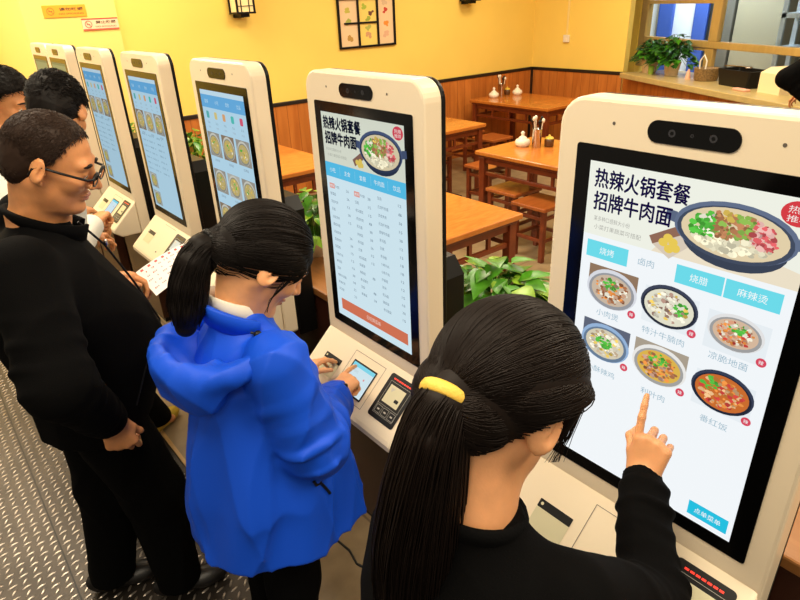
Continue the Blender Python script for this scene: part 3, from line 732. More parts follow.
def stool(x, y, label, proto=[None]):
    if proto[0] is not None: return dup(proto[0], (x, y, 0), label)
    t = thing('square_stool', (x, y, 0), label, 'stool', 'square wooden stools at the tables'); proto[0] = t
    w = .17
    b = MB(); b.box((-w, -w, .42), (w, w, .45), M['top2'], .007); b.build('seat', t)
    for sx in (-1, 1):
        for sy in (-1, 1):
            b = MB(); b.box((sx*(w-.035)-.019, sy*(w-.035)-.019, 0), (sx*(w-.035)+.019, sy*(w-.035)+.019, .42), M['red_wood'], .004); b.build('leg', t)
    for z in (.34, .16):
        b = MB()
        for s in (-1, 1):
            b.box((-w+.03, s*(w-.035)-.011, z), (w-.03, s*(w-.035)+.011, z+.028), M['red_wood'], .003); b.box((s*(w-.035)-.011, -w+.03, z), (s*(w-.035)+.011, w-.03, z+.028), M['red_wood'], .003)
        b.build('stretcher', t)
    return t
M['top2'] = wood('stool_seat_wood', (.30, .075, .015), (.40, .11, .02), .3, 5., (2, 9, 2), coat=.2)
for x, y, l in ((2.76, 2.45, 'square wooden stool nearest the plants, whole seat in view beside the big kiosk'), (2.90, 2.86, 'square wooden stool just behind the nearest one, half under the jar table'),
                (3.36, 3.58, 'square stool between the jar table and the wall table, legs in shade'), (3.30, 4.35, 'dark square stool pushed under the wall table'),
                (4.35, 4.45, 'square stool in front of the corner table, left of it'), (4.40, 4.95, 'square stool at the corner table nearest the boarded back wall'),
                (5.18, 3.72, 'square stool at the right end of the corner table')): stool(x, y, l)
t = thing('waste_bin', (2.72, 3.52, 0), 'black square waste bin on the floor between two tables', 'bin')
b = MB(); b.rings([rounded_r for rounded_r in ([(x, y, z) for x, y in rounded_rect(-r, r, -r, r, .02, 3)] for r, z in ((.085, 0), (.105, .26)))], M['plast']); b.build('bin_body', t)
b = MB(); b.box((-.112, -.112, .26), (.112, .112, .285), M['plast'], .006); b.build('bin_lid', t)
# table ware
def jar(x, y, where):
    t = thing('lidded_jar', (x, y, .75), 'white knob lidded jar '+where, 'jar', 'white seasoning jars')
    b = MB(); b.lathe([(.044, 0), (.060, .014), (.066, .036), (.056, .058), (.036, .064)], (0, 0, 0), M['white'], 20); b.build('jar_body', t)
    b = MB(); b.lathe([(.040, .063), (.031, .078), (.014, .088), (.013, .100), (.019, .114), (.007, .126)], (0, 0, 0), M['white'], 16); b.build('lid', t)
def cup(x, y, where):
    t = thing('utensil_cup', (x, y, .75), 'steel cup full of spoons and chopsticks '+where, 'cup', 'steel utensil cups')
    b = MB(); b.lathe([(.034, 0), (.038, .005), (.042, .15), (.045, .152), (.041, .15), (.036, .01), (.002, .008)], (0, 0, 0), M['chrome'], 22); b.build('cup_body', t)
    rnd = random.Random(int(x*100))
    for k in range(6):
        a = 2*PI*k/6; e = .055+.02*rnd.random(); mm = M['white'] if k % 2 else M['plast']; zt = .20+.04*rnd.random()
        b = MB(); b.tube([(.016*cs(a), .016*sn(a), .02), (e*.75*cs(a), e*.75*sn(a), zt)], .0045, mm, 6); b.ball((e*.82*cs(a), e*.82*sn(a), zt+.012), (.014, .014, .020), mm, 10, 6); b.build('spoon', t)
def pot_j(x, y, where):
    t = thing('chili_pot', (x, y, .75), 'small brown pot with a yellow lid '+where, 'pot', 'brown chili pots')
    b = MB(); b.lathe([(.032, 0), (.040, .01), (.040, .062), (.036, .066)], (0, 0, 0), mat('brown_glaze', (.12, .05, .015), .3), 20); b.build('pot_body', t)
    b = MB(); b.lathe([(.038, .066), (.030, .080), (.010, .084), (.010, .096), (.003, .099)], (0, 0, 0), mat('yellow_lid', (.70, .48, .05), .35), 16); b.build('lid', t)
jar(3.10, 2.955, 'in front of the spoon cup on the middle table'); cup(3.15, 2.845, 'on the middle table'); pot_j(3.235, 2.78, 'right of the cup on the middle table')
jar(5.06, 5.10, 'left of the cup on the far corner table'); cup(5.22, 5.12, 'on the corner table'); pot_j(5.36, 5.14, 'behind the cup on the corner table')
jar(5.42, 5.02, 'right of the cup on the far corner table')
# ================================================================== planter counter behind the kiosks, with its plants
t = thing('planter_counter', (0, 0, 0), 'long dark wooden counter running behind the kiosks with plants on it', 'counter')
b = MB(); b.box((.19, -1.2, 0), (.52, 5.25, .775), M['counter'], .004); b.build('counter_body', t)
b = MB(); b.box((.175, -1.22, .776), (.54, 5.27, .81), wood('ledge_wood', (.30, .12, .03), (.40, .17, .05), .35), .006); b.build('ledge', t)
def leaf(b, p, d, up, L, Wd, m, fold=.25):
    d = unit(d); s_ = unit(np.cross(d, up)); n = np.cross(s_, d); rows = []
    prof = ((0, .05), (.12, .75), (.32, 1.), (.58, .78), (.82, .36), (1, .02))
    vs = []
    for t_, w in prof:
        c = p+d*L*t_-n*L*.22*t_*t_
        for q in (-1, 0, 1): vs.append(c+s_*q*Wd*.5*w+n*abs(q)*fold*Wd*.5*w)
    fs = [(i*3+j, i*3+j+1, i*3+j+4, i*3+j+3) for i in range(len(prof)-1) for j in (0, 1)]
    b.raw(vs, fs, m, True)
def plant(name, loc, label, spread, height, n, L, ms, pot=(.085, .115, .13), potm=None, seed=1, group='potted plants on the counter', z0=.0, lean=(0, 0), keep=None):
    t = thing(name, loc, label, 'plant', group)
    potm = potm or M['pot']; rb, rt, h = pot
    b = MB(); b.lathe([(rb, 0), (rb*1.02, .01), (rt, h*.85), (rt*1.05, h), (rt*.95, h), (rt*.9, h*.85), (.004, h*.85)], (0, 0, 0), potm, 20); b.build('pot', t)
    rnd = random.Random(seed); b = MB(); st = MB()
    for i in range(n):
        a = rnd.random()*2*PI; q = rnd.random()**.6; e = spread*q
        tip = A(e*cs(a)*1.+lean[0], e*sn(a)*1.25+lean[1], h+height*(1-q*q*.9)*rnd.uniform(.55, 1)-.04*q)
        if keep is not None and not keep(tip): continue
        base = A(.3*rt*cs(a), .3*rt*sn(a), h*.85)
        mid = (base+tip)/2+A(0, 0, .05*height/.2)
        if i % 2 == 0: st.tube([base, mid, tip], .0026, ms[0], 5)
        d = A(cs(a), sn(a), rnd.uniform(-.5, .35))+A(rnd.uniform(-.5, .5), rnd.uniform(-.5, .5), 0)
        leaf(b, tip, d, A(rnd.uniform(-.3, .3), rnd.uniform(-.3, .3), 1), L*rnd.uniform(.65, 1.15), L*rnd.uniform(.5, .72), ms[1] if rnd.random() < .3 else ms[0])
    b.build('foliage', t); st.build('stem', t)
lm = [M['leaf'], M['leaf2']]
for (x, y, l, sp, hh, n, L, sd) in (
        (.41, .80, 'broad leaved green plant filling the gap between the two nearest kiosks', .21, .24, 240, .105, 1),
        (.41, 1.98, 'green plant in the gap left of the price list kiosk', .19, .26, 200, .075, 3),
        (.41, 3.38, 'yellow green plant in the gap right of the kiosk behind the sheet', .18, .36, 150, .075, 5),
        (.41, 4.52, 'small tuft of green leaves in the gap beside the bluish screen kiosk', .18, .32, 120, .08, 6)):
    plant('potted_plant', (x, y, .81), l, sp, hh, n, L, lm, (.075, .095, .08), M['pot'], sd, keep=lambda q: q[0] > -.15 or abs(q[1]) < .05)
# ================================================================== things on the window sill
SZ = 1.03
def sl(s_, d=.03): q = wp(s_, d, SZ); return q
WA = math.radians(-29)
plant('potted_plant', sl(.28, -.16), 'bushy dark green plant in a cream pot, left one on the window sill', .15, .24, 240, .085, [M['dleaf'], M['leaf']], (.075, .10, .15), M['pot'], 21, 'potted plants on the window sill', keep=lambda q: -.875*q[0]+.485*q[1] > -.13)
plant('potted_plant', sl(.64, -.22), 'bushy dark green plant in a cream pot, right one on the window sill', .20, .30, 320, .095, [M['dleaf'], M['leaf']], (.07, .09, .14), M['pot'], 22, 'potted plants on the window sill', keep=lambda q: -.875*q[0]+.485*q[1] > -.13)
b = MB(); b.lathe([(.028, 0), (.035, .09), (.030, .09), (.02, .01)], (0, 0, 0), mat('green_plastic', (.35, .55, .05), .35), 16); o = b.build('plastic_cup'); o.location = sl(.45, -.08); tag(o, 'small lime green cup between the two pots on the sill', 'cup')
t = thing('wire_basket', sl(1.24, -.24), 'brown round pot with a white loop handle beside the right plant', 'pot')
b = MB(); b.lathe([(.10, 0), (.115, .01), (.125, .12), (.13, .125), (.118, .12), (.105, .02), (.003, .015)], (0, 0, 0), mat('woven_brown', (.30, .19, .08), .6, var=.4, vscale=60), 22); b.build('pot_body', t)
b = MB(); b.tube([(0, .08, .10), (0, .085, .19), (0, .05, .25), (0, .015, .19), (0, .02, .10)], .009, M['white'], 8); b.build('handle', t)
t = thing('storage_crate', sl(1.78, -.26), 'black plastic crate with a steel ladle lying across, on the sill', 'crate', None, WA)
b = MB(); b.rings([[(x, y, z) for x, y in rounded_rect(-r, r, -r*1.9, r*1.9, .02, 3)] for r, z in ((.11, 0), (.125, .155))]+[[(x, y, z) for x, y in rounded_rect(-r, r, -r*1.9, r*1.9, .02, 3)] for r, z in ((.117, .155), (.105, .02))], M['plast']); b.build('crate_body', t)
t = thing('ladle', tuple(A(*sl(1.74, -.26))+A(0, 0, .165)), 'steel ladle lying on top of the black crate', 'ladle', None, WA)
b = MB(); b.tube([(.01, .27, -.0), (.0, .0, .012), (-.02, -.10, .012)], .007, M['chrome'], 8); b.ball((-.03, -.13, .012), (.035, .035, .016), M['chrome']); b.build('ladle_bowl', t)
t = thing('paper_box', sl(2.30, -.24), 'cream box with a sloping top at the right end of the sill', 'box', None, WA)
b = MB(); b.rings([[(-.11, -.13, z), (.11, -.13, z), (.11, .14, z), (-.11, .14, z)] for z in (0, .17)]+[[(-.08, -.12, .22), (.11, -.12, .22), (.11, .06, .22), (-.08, .06, .22)]], mat('cream_card', (.88, .72, .42), .6)); b.build('box_body', t)
o = MB(); o.box((-.03, -.09, 0), (.03, .09, .022), mat('pink_packet', (.80, .42, .30), .5), .008); o = o.build('paper_packet'); o.location = sl(2.05, -.05); o.rotation_euler.z = WA; tag(o, 'flat pinkish packet lying in front of the black crate', 'packet')
o = MB(); o.lathe([(.03, 0), (.02, .06), (.008, .10)], (0, 0, 0), mat('pink_paper', (.82, .45, .28), .6), 12); o = o.build('paper_cone'); o.location = sl(1.05, -.16); tag(o, 'small pink folded napkin left of the brown pot', 'napkin')
# cable on the floor
c = MB(); c.tube([(-.10, 1.2, .007), (-.16, 1.09, .005), (-.15, 1.0, .005), (-.165, .93, .005), (-.12, .80, .005), (.0, .74, .006)], .0045, M['plast'], 8); tag(c.build('power_cable'), 'thin black cable lying on the floor tiles between the blue raincoat and the black top', 'cable')
# ================================================================== light and camera
def area(name, loc, size, power, col=(1, .86, .65), rot=(0, 0, 0), sy=None):
    l = bpy.data.lights.new(name, 'AREA'); l.energy = power; l.color = col; l.size = size
    if sy: l.shape = 'RECTANGLE'; l.size_y = sy
    o = bpy.data.objects.new(name, l); COL.objects.link(o); o.location = loc; o.rotation_euler = rot
for i, (x, y, p) in enumerate(((-1.0, .2, 46), (-1.0, 2.4, 54), (-1.0, 4.6, 60), (1.9, .6, 64), (1.9, 3.2, 66), (4.2, 1.8, 50), (4.4, 3.6, 52), (.6, 4.6, 36), (-1.6, 6.4, 80), (-2.2, -1.0, 30), (.5, -1.3, 60))): area('ceiling_and_fill_light', (x, y, 3.05), .9, p, sy=.9)  # room lamps out of view; last three added to brighten corridor, backs, kiosk sides
area('kitchen_light', (7.1, 3.6, 2.9), .8, 85, (.86, .93, 1.0), (0, math.radians(-35), 0))
w = bpy.data.worlds.new('World'); SC.world = w; w.use_nodes = True
w.node_tree.nodes['Background'].inputs[0].default_value = (1.0, .86, .66, 1); w.node_tree.nodes['Background'].inputs[1].default_value = .35
cam = bpy.data.cameras.new('camera'); co = bpy.data.objects.new('camera', cam); COL.objects.link(co)
cam.sensor_width = 36; cam.lens = 27.3459; cam.clip_start = .03
CM = ((.77294, .30643, -.55557), (-.63325, .31825, -.70548), (-.03936, .89712, .44004))
co.matrix_world = Matrix([[*CM[0], -1.0078], [*CM[1], -.4745], [*CM[2], 1.9001], [0, 0, 0, 1]])
SC.camera = co
# ================================================================== people
from mathutils.bvhtree import BVHTree
def mul(*ms):
    r = np.eye(3)
    for m in ms: r = r@m
    return r
def RZ(a): return np.array([[cs(a), -sn(a), 0], [sn(a), cs(a), 0], [0, 0, 1.]])
def RY(a): return np.array([[cs(a), 0, sn(a)], [0, 1, 0], [-sn(a), 0, cs(a)]])
def RX_(a): return np.array([[1, 0, 0], [0, cs(a), -sn(a)], [0, sn(a), cs(a)]])
def pose(yaw, pitch=0, roll=0): return mul(RZ(math.radians(yaw)), RY(math.radians(pitch)), RX_(math.radians(roll)))
def ik(s, w, l1, l2, pole):
    s, w = A(*s), A(*w); d = w-s; L = np.linalg.norm(d)
    if L > (l1+l2)*.995: k = L/((l1+l2)*.995); l1 *= k; l2 *= k
    a = (l1*l1-l2*l2+L*L)/(2*L); h = math.sqrt(max(l1*l1-a*a, 0)); u = d/L; p = A(*pole); p = unit(p-u*(p@u))
    return s+u*a+p*h
def cut_face(v, H, pa, na, pb, nb_, k=.010):
    """take the hair away from the face: the part beyond both planes"""
    sl, x, y, z = v.reg(v.lo, v.lo+v.h*(v.n-1)); ds = []
    for p, n in ((pa, na), (pb, nb_)):
        p = H.P(*p); n = H.R@unit(A(*n)); ds.append(((x-p[0])*n[0]+(y-p[1])*n[1]+(z-p[2])*n[2]).astype(np.float32))
    v.comb(sl, -np.minimum(*ds), k, True)
CUT_G = ((.074, 0, .046), (.40, 0, -.92), (-.004, 0, .016), (.80, 0, -.60))
CUT_M = ((.064, 0, .070), (.52, 0, -.85), (.010, 0, .010), (.86, 0, -.51))
CUT_R = ((.052, 0, .088), (.72, 0, -.69), (.004, 0, .006), (.88, 0, -.47))     # receding hairline
CUT_K = ((.080, 0, .060), (.36, 0, -.93), (-.014, 0, .022), (.82, 0, -.57))
CUT_B = ((.078, 0, .042), (.36, 0, -.93), (-.004, 0, .010), (.42, 0, -.91))   # drawn up off the nape
def on_hair(p, cut, m=.002):
    return ((p-A(*cut[0]))@unit(A(*cut[1])) < m) | ((p-A(*cut[2]))@unit(A(*cut[3])) < m)
def outer(c0, D, ells):
    """how far the outermost of some ellipsoids lies from c0 along directions D"""
    best = np.zeros(len(D))
    for c, r in ells:
        c, r = A(*c), A(*r); o = (A(*c0)-c)/r; d = D/r; a = (d*d).sum(1); b = (d*o).sum(1); q = o@o-1; best = np.maximum(best, (-b+np.sqrt(np.maximum(b*b-a*q, 0)))/a)
    return best
class Head:
    def __init__(s, c, R, sc=1.): s.c, s.R, s.sc = A(*c), R, sc
    def P(s, x, y, z): return s.c+s.R@(s.sc*A(x, y, z))
    def r(s, *q): return [x*s.sc for x in q]
def head(v, H, male=False):
    P, q, R = H.P, H.sc, H.R; es = 1. if male else 1.12
    v.ell(P(-.014, 0, .032), H.r(.094, .074, .084), R, .02)
    v.ell(P(.028, 0, -.030), H.r(.058, .056, .078), R, .03)
    for s in (-1, 1):
        v.cap(P(-.010, s*.050, -.042), P(.060, s*.015, -.098), .017*q, .013*q, .03)
        v.ell(P(.058, s*.038, -.024), H.r(.026, .021, .022), R, .02)
    v.ell(P(.070, 0, -.096), H.r(.020, .021, .016), R, .02)
    v.cap(P(.074, -.036, .024), P(.074, .036, .024), .013*q, .013*q, .016)
    for s in (-1, 1):
        v.ell(P(.094, s*.031, .004), H.r(.013, .017, .011), R, .010, True)
        v.ell(P(.0735, s*.031, .003), H.r(.0135, .014, .0125), R, .004)
        v.cap(P(.083, s*.020, .009), P(.083, s*.042, .008), .0035*q, .003*q, .004)
    v.cap(P(.085, 0, .014), P(.110, 0, -.026), .0072*q, .0100*q, .010)
    for s in (-1, 1): v.ell(P(.096, s*.0130, -.030), H.r(.0105, .008, .008), R, .008)
    v.ell(P(.083, 0, -.056), H.r(.0115, .024, .0065), R, .007); v.ell(P(.080, 0, -.067), H.r(.012, .020, .0075), R, .007)
    v.ell(P(.099, 0, -.0612), H.r(.012, .022, .0016), R, .004, True)
    for s in (-1, 1):
        er = R@RZ(s*.45)@RX_(s*.12)
        v.ell(P(-.010, s*.082, -.002), H.r(.0205*es, .0085*es, .033*es), er, .007)
        v.ell(P(-.003, s*.0935, .003), H.r(.0125*es, .0085*es, .022*es), er, .004, True); v.cap(P(-.004, s*.087, .014), P(-.010, s*.088, -.010), .003*q, .003*q, .004)
        v.ell(P(-.002, s*.079, -.031), H.r(.009, .006, .010), er, .006)
        v.ell(P(.006, s*.080, -.006), H.r(.004, .004, .006), er, .004)
def hand(v, W, fdir, back, side, curls, sc=1., thumb=(.72, .55, -.30), tcurl=25, k=.004):
    x = unit(fdir); z = A(*back); z = unit(z-x*(z@x)); y = np.cross(z, x)*side; W = A(*W)
    def P(a, b, c): return W+sc*(a*x+b*y+c*z)
    bs = (.031, .0105, -.0105, -.029); bx = (.086, .091, .087, .078)
    v.cap(P(-.03, 0, 0), P(.012, 0, 0), .024*sc, .023*sc, .015)
    for i in range(4): v.cap(P(.010, bs[i]*.55, -.002), P(bx[i]-.006, bs[i]*.97, -.001), .0145*sc, .0118*sc, .012)
    v.cap(P(.018, .020, -.008), P(.048, .036, -.013), .0165*sc, .0125*sc, .014)
    LN = ((.043, .025, .021), (.047, .029, .022), (.043, .026, .021), (.034, .020, .018)); tips = []
    for i in range(4):
        p = P(bx[i]-.004, bs[i], -.001); a = 0.; f = curls[i]; sp = (.10, .03, -.03, -.11)[i]*(1 if f[0] < 20 else .3); r = (.0092, .0094, .0088, .0078)[i]*sc
        for j in range(3):
            a += math.radians(f[j]); d = unit((x*cs(sp)+y*sn(sp))*cs(a)-z*sn(a)); n = p+d*LN[i][j]*sc
            v.cap(p, n, r, r*.89, k); r *= .89; p = n
        tips.append(p)
    p = P(.046, .036, -.013); t = unit(thumb[0]*x+thumb[1]*y+thumb[2]*z); r = .0105*sc
    ax = unit(np.cross(t, -y*.4+x*.2-z*.9))
    for j, L in enumerate((.036, .030)):
        n = p+t*L*sc; v.cap(p, n, r, r*.86, k+.002); r *= .86; p = n
        th = math.radians(tcurl); t = t*cs(th)+np.cross(ax, t)*sn(th)+ax*(ax@t)*(1-cs(th))
    return tips
def ridges(amp, seed, freq=(14, 22), aniso=(1, 1, .55)):
    rg = np.random.default_rng(seed); K = rg.normal(size=(5, 3)); K /= np.linalg.norm(K, axis=1)[:, None]; F = rg.uniform(*freq, 5); ph = rg.uniform(0, 6.28, 5)
    def fn(x, y, z):
        o = 0
        for k, f, p in zip(K, F, ph):
            w = .5*np.sin(9*x+p)+.5*np.sin(8*z-2*p)+.4*np.sin(10*y+p*1.7)
            o = o+(1-np.abs(np.sin((k[0]*x*aniso[0]+k[1]*y*aniso[1]+k[2]*z*aniso[2])*f+p+w)))**3-.25
        return amp*o/2
    return fn
SKIN = mat('skin', (.66, .28, .105), .48, sss=.15, var=.10, vscale=30, bump=.12, bscale=260)
SKIN_L = mat('skin_fair', (.76, .36, .16), .46, sss=.15, var=.08, vscale=30, bump=.1, bscale=260)
HAIR = mat('black_hair', (.0045, .0026, .0018), .55, spec=.17)
HAIR2 = mat('brown_black_hair', (.0065, .0030, .0016), .55, spec=.17)
BLK = mat('black_cloth', (.0016, .0015, .0016), .9, bump=.3, bscale=420, spec=.08)
BLK2 = mat('black_knit', (.0022, .0022, .0024), .9, bump=.4, bscale=300, spec=.08)
TRS = mat('black_trousers', (.002, .002, .002), .9, spec=.06)
BLUE = mat('blue_raincoat', (.004, .075, .66), .55, bump=.12, bscale=240, spec=.3)
BLUE_D = mat('blue_lining', (.004, .05, .42), .6, spec=.3)
SHOE = mat('black_shoe', (.006, .005, .005), .4)
WHT = mat('white_cloth', (.80, .78, .70), .8, bump=.2, bscale=300)
def finish(v, name, m, par, org, smooth=1): V, Q = v.mesh(smooth); return link_np(name, V, Q, m, par, True, org)
class Body:
    """world places of the joints from a spot on the floor and a facing"""
    def __init__(s, x, y, yaw): s.o = A(x, y, 0); s.a = math.radians(yaw); s.yaw = yaw
    def W(s, f, l, z): return s.o+A(f*cs(s.a)-l*sn(s.a), f*sn(s.a)+l*cs(s.a), z)
def st(B, z, f, l, a, b): w = B.W(f, l, z); return (z, w[0], w[1], a, b)
def leg(v, hip, knee, ank, r=(.075, .055, .04), k=.03):
    v.cap(hip, knee, r[0], r[1], k); v.cap(knee, ank, r[1], r[2], k)
def scalp_dirs(n, rg, lim):
    """unit directions over the hair (head frame), kept where lim(d) is true"""
    out = []
    while len(out) < n:
        d = unit(rg.normal(size=3))
        if lim(d): out.append(d)
    return np.array(out)
def pulled_hair(H, ells, tie, n, rg, cut, npt=16):
    """strands combed from the hairline back to the tie, following the head"""
    c = A(*ells[0][0]); td = unit(A(*tie)-c); D = []; out = []
    while len(D) < n:
        d = unit(rg.normal(size=3)); p = c+d*outer(c, d[None], ells)[0]
        if on_hair(p, cut) and p[2] > -.075: D.append(d)
    for s0 in D:
        w = math.acos(max(-1, min(1, s0@td))); tt = np.linspace(0, 1, npt)
        if w < .15: continue
        u = (np.sin((1-tt)*w)[:, None]*s0+np.sin(tt*w)[:, None]*td)/math.sin(w)
        u = u+np.array([0, 0, -.10])*np.sin(tt*PI)[:, None]*rg.normal(.3, .5); u /= np.linalg.norm(u, axis=1)[:, None]
        out.append(c+u*(outer(c, u, ells)*(1+rg.uniform(-.012, .022))+.0015)[:, None])
    P = np.array(out)*H.sc
    return P@H.R.T+H.c
def tail_strands(path, rad, n, rg, npt=18):
    """loose strands of a ponytail along a path, rad = half thickness along it"""
    path = np.array(path); t = np.linspace(0, 1, len(path)); tt = np.linspace(0, 1, npt)
    C = np.stack([np.interp(tt, t, path[:, k]) for k in range(3)], 1)
    for _ in range(3): C[1:-1] = .5*C[1:-1]+.25*(C[:-2]+C[2:])
    R_ = np.interp(tt, t, rad); T = np.gradient(C, axis=0); T /= np.linalg.norm(T, axis=1)[:, None]
    U = np.cross(T, A(.2, .9, .3)); U /= np.linalg.norm(U, axis=1)[:, None]; W_ = np.cross(T, U); out = []
    for _ in range(n):
        a = rg.uniform(0, 2*PI); q = math.sqrt(rg.uniform(.45, 1.08)); b = rg.normal(0, .25); e = rg.uniform(.72, 1.0)
        te = tt*e; Ci = np.stack([np.interp(te, tt, C[:, k]) for k in range(3)], 1); Ri = np.interp(te, tt, R_)
        aa = a+b*tt
        out.append(Ci+(Ri*q)[:, None]*(U*np.cos(aa)[:, None]+W_*np.sin(aa)[:, None])+rg.normal(0, .0012, (1, 3)))
    return np.array(out)
def join_np(parts):
    V = []; Q = []; o = 0
    for v, q in parts: V.append(v); Q.append(q+o); o += len(v)
    return np.concatenate(V), np.concatenate(Q)
def eye_parts(H, par, org):
    for s in (-1, 1):
        b = MB(); c = H.P(.0745, s*.031, .003)-org; b.ball(tuple(c), .0128*H.sc, EYEW, 14, 8); e = b.build('eye', par)
        b = MB(); c = H.P(.0805, s*.031, .001)-org; b.ball(tuple(c), .0072*H.sc, IRIS, 12, 6); b.build('iris', e)
def brow_parts(H, par, org, m, thick=.004):
    for s in (-1, 1):
        pts = [H.P(x, s*y, .026+.004*sn((y-.012)/.036*PI)) for x, y in ((.0872, .012), (.0880, .019), (.0880, .026), (.0875, .034), (.0850, .042), (.0790, .048))]
        b = MB(); b.tube([tuple(p-org) for p in pts], [thick*.6, thick, thick, thick, thick*.8, thick*.3], m, 6); b.build('eyebrow', par)
EYEW = mat('eye_white', (.78, .72, .64), .25); IRIS = mat('dark_iris', (.012, .007, .004), .15); LIP = mat('lip', (.46, .17, .11), .45)
def lips(H, par, org):
    v = Vol(H.P(.07, 0, -.06)-.05, H.P(.07, 0, -.06)+.05, .0016)
    v.ell(H.P(.0836, 0, -.0565), H.r(.0125, .0225, .0060), H.R, .004); v.ell(H.P(.0822, 0, -.0665), H.r(.0115, .0185, .0068), H.R, .004)
    v.ell(H.P(.101, 0, -.0612), H.r(.012, .022, .0016), H.R, .004, True)
    finish(v, 'lips', LIP, par, org)
DEG = lambda *a: a
STRAIGHT = (8, 10, 6); HALF = (35, 40, 25); FIST = (80, 95, 60)
# ------------------------------------------------------------------ the girl in blue
def girl_blue():
    B = Body(-.535, .785, -6); org = B.W(0, 0, 0)
    t = thing('person', tuple(org), 'person in a bright blue hooded raincoat tapping the small screen of a kiosk console', 'person')
    H = Head((-.437, .755, 1.372), pose(-13, 42, 0), 1.04)
    tipR = A(*kc(-.012, .082, .004))+A(0, SPY+.0275, 0); tipL = A(*kc(-.165, .112, .004))+A(0, SPY+.0275, 0)
    nb = B.W(.025, 0, 1.245)
    SR, SL = B.W(.045, -.150, 1.175), B.W(.065, .145, 1.150)
    WR = A(-.208, .880, .824); WL = A(-.235, 1.075, .805)
    ER = A(-.452, .612, .928); EL = ik(SL, WL, .275, .245, (-.2, .6, -.6))
    v = Vol((-.80, .36, 0), (-.0, 1.32, 1.56), .0034)
    head(v, H)
    v.cap(H.P(-.035, 0, -.05), nb, .050, .056, .03); v.cap(H.P(.0, 0, -.075), nb+B.W(.02, 0, 0)-org, .045, .05, .03)
    v.loft([st(B, .78, 0, 0, .09, .14), st(B, .95, 0, 0, .085, .125), st(B, 1.12, .01, 0, .085, .14), st(B, 1.18, .02, 0, .05, .09), st(B, 1.24, .025, 0, .04, .05)], B.a, .03)
    for S, E, W in ((SR, ER, WR), (SL, EL, WL)): v.cap(S, E, .042, .036, .03); v.cap(E, W, .035, .024, .03)
    for s in (-1, 1): leg(v, B.W(0, s*.085, .80), B.W(.02, s*.095, .44), B.W(-.01, s*.10, .06)); v.cap(B.W(-.02, s*.10, .045), B.W(.08, s*.105, .035), .026, .022, .02)
    hand(v, WR, unit(tipR-WR+A(.01, -.030, .040)), A(-.35, -.25, 1), 1, (DEG(12, 10, 6), DEG(62, 75, 40), DEG(70, 85, 50), DEG(75, 85, 50)), .97, (.75, .35, -.45), 20)
    hand(v, WL, unit(tipL-WL+A(0, .0, .05)), A(-.4, .15, 1), -1, (DEG(22, 20, 12), DEG(26, 24, 14), DEG(30, 28, 16), DEG(34, 32, 20)), .95, (.8, .5, -.3), 15)
    finish(v, 'body', SKIN_L, t, org)
    lips(H, t, org); eye_parts(H, t, org); brow_parts(H, t, org, HAIR)
    # hair drawn back to a low tail
    tie = H.P(-.122, 0, -.020); hc, hr = (-.016, 0, .030), (.108, .088, .098)
    v = Vol((-.86, .5, 1.05), (-.25, 1.0, 1.56), .003)
    v.ell(H.P(*hc), H.r(*hr), H.R, .02)
    v.ell(H.P(-.075, 0, -.015), H.r(.052, .062, .055), H.R, .03)
    for s in (-1, 1): v.ell(H.P(-.004, s*.070, .034), H.r(.060, .020, .030), H.R, .02)
    cut_face(v, H, *CUT_B)
    v.cap(H.P(-.095, 0, -.015), tie, .030, .020, .02)
    T0 = [tie, H.P(-.165, .0, -.020), H.P(-.195, .0, -.055)]
    path = [tie, tie+A(-.028, -.004, -.004), tie+A(-.054, -.008, -.034), tie+A(-.074, -.010, -.080), tie+A(-.088, -.010, -.130), tie+A(-.098, -.008, -.175)]
    rad = [.019, .027, .035, .040, .040, .026]
    for i in range(5): v.cap(path[i], path[i+1], rad[i]*.92, rad[i+1]*.92, .015)
    V, Q = v.mesh(1); rg = np.random.default_rng(3)
    P1 = pulled_hair(H, ((hc, hr), ((-.075, 0, -.015), (.055, .065, .058)), ((-.004, .070, .030), (.068, .027, .040)), ((-.004, -.070, .030), (.068, .027, .040)), ((-.05, .038, .01), (.052, .045, .05)), ((-.05, -.038, .01), (.052, .045, .05)), ((-.100, 0, -.016), (.040, .038, .036))), (-.122, 0, -.020), 2600, rg, CUT_B, 18); P2 = tail_strands(path, [r*1.04+.001 for r in rad], 500, rg)
    a1 = [strand_mesh(P1, .0011, .0008), strand_mesh(P2, .0011, .0006)]
    sd = []
    for k in range(7):
        q = rg.uniform(-.006, .006, 3); sd.append([H.P(.040+q[0], -.080, .012+q[1]), H.P(.030+q[0], -.086, -.02), H.P(.026, -.086+q[1], -.055+q[2]), H.P(.038, -.078+q[2], -.085+q[0])])
    sd = np.array(sd); tt = np.linspace(0, 3, 12); sd = np.stack([np.stack([np.interp(tt, range(4), s_[:, k]) for k in range(3)], 1) for s_ in sd])
    a1.append(strand_mesh(sd, .0012, .0005))
    VV, QQ = join_np([(V, Q)]+a1); hair = link_np('hair', VV, QQ, HAIR, t, True, org)
    b = MB(); rgx = random.Random(4); ax = unit(path[1]-tie); u = unit(np.cross(ax, A(0, 0, 1))); w = np.cross(ax, u)
    for k in range(16):
        a = 2*PI*k/16; c = tie+ax*.006+.024*(u*cs(a)+w*sn(a))-org; b.ball(tuple(c), .0068+.002*(k % 3 == 0), M['plast'], 8, 5)
    b.build('hair_tie', hair)
    # coat
    c = Vol((-.93, .30, .60), (-.05, 1.36, 1.42), .0044)
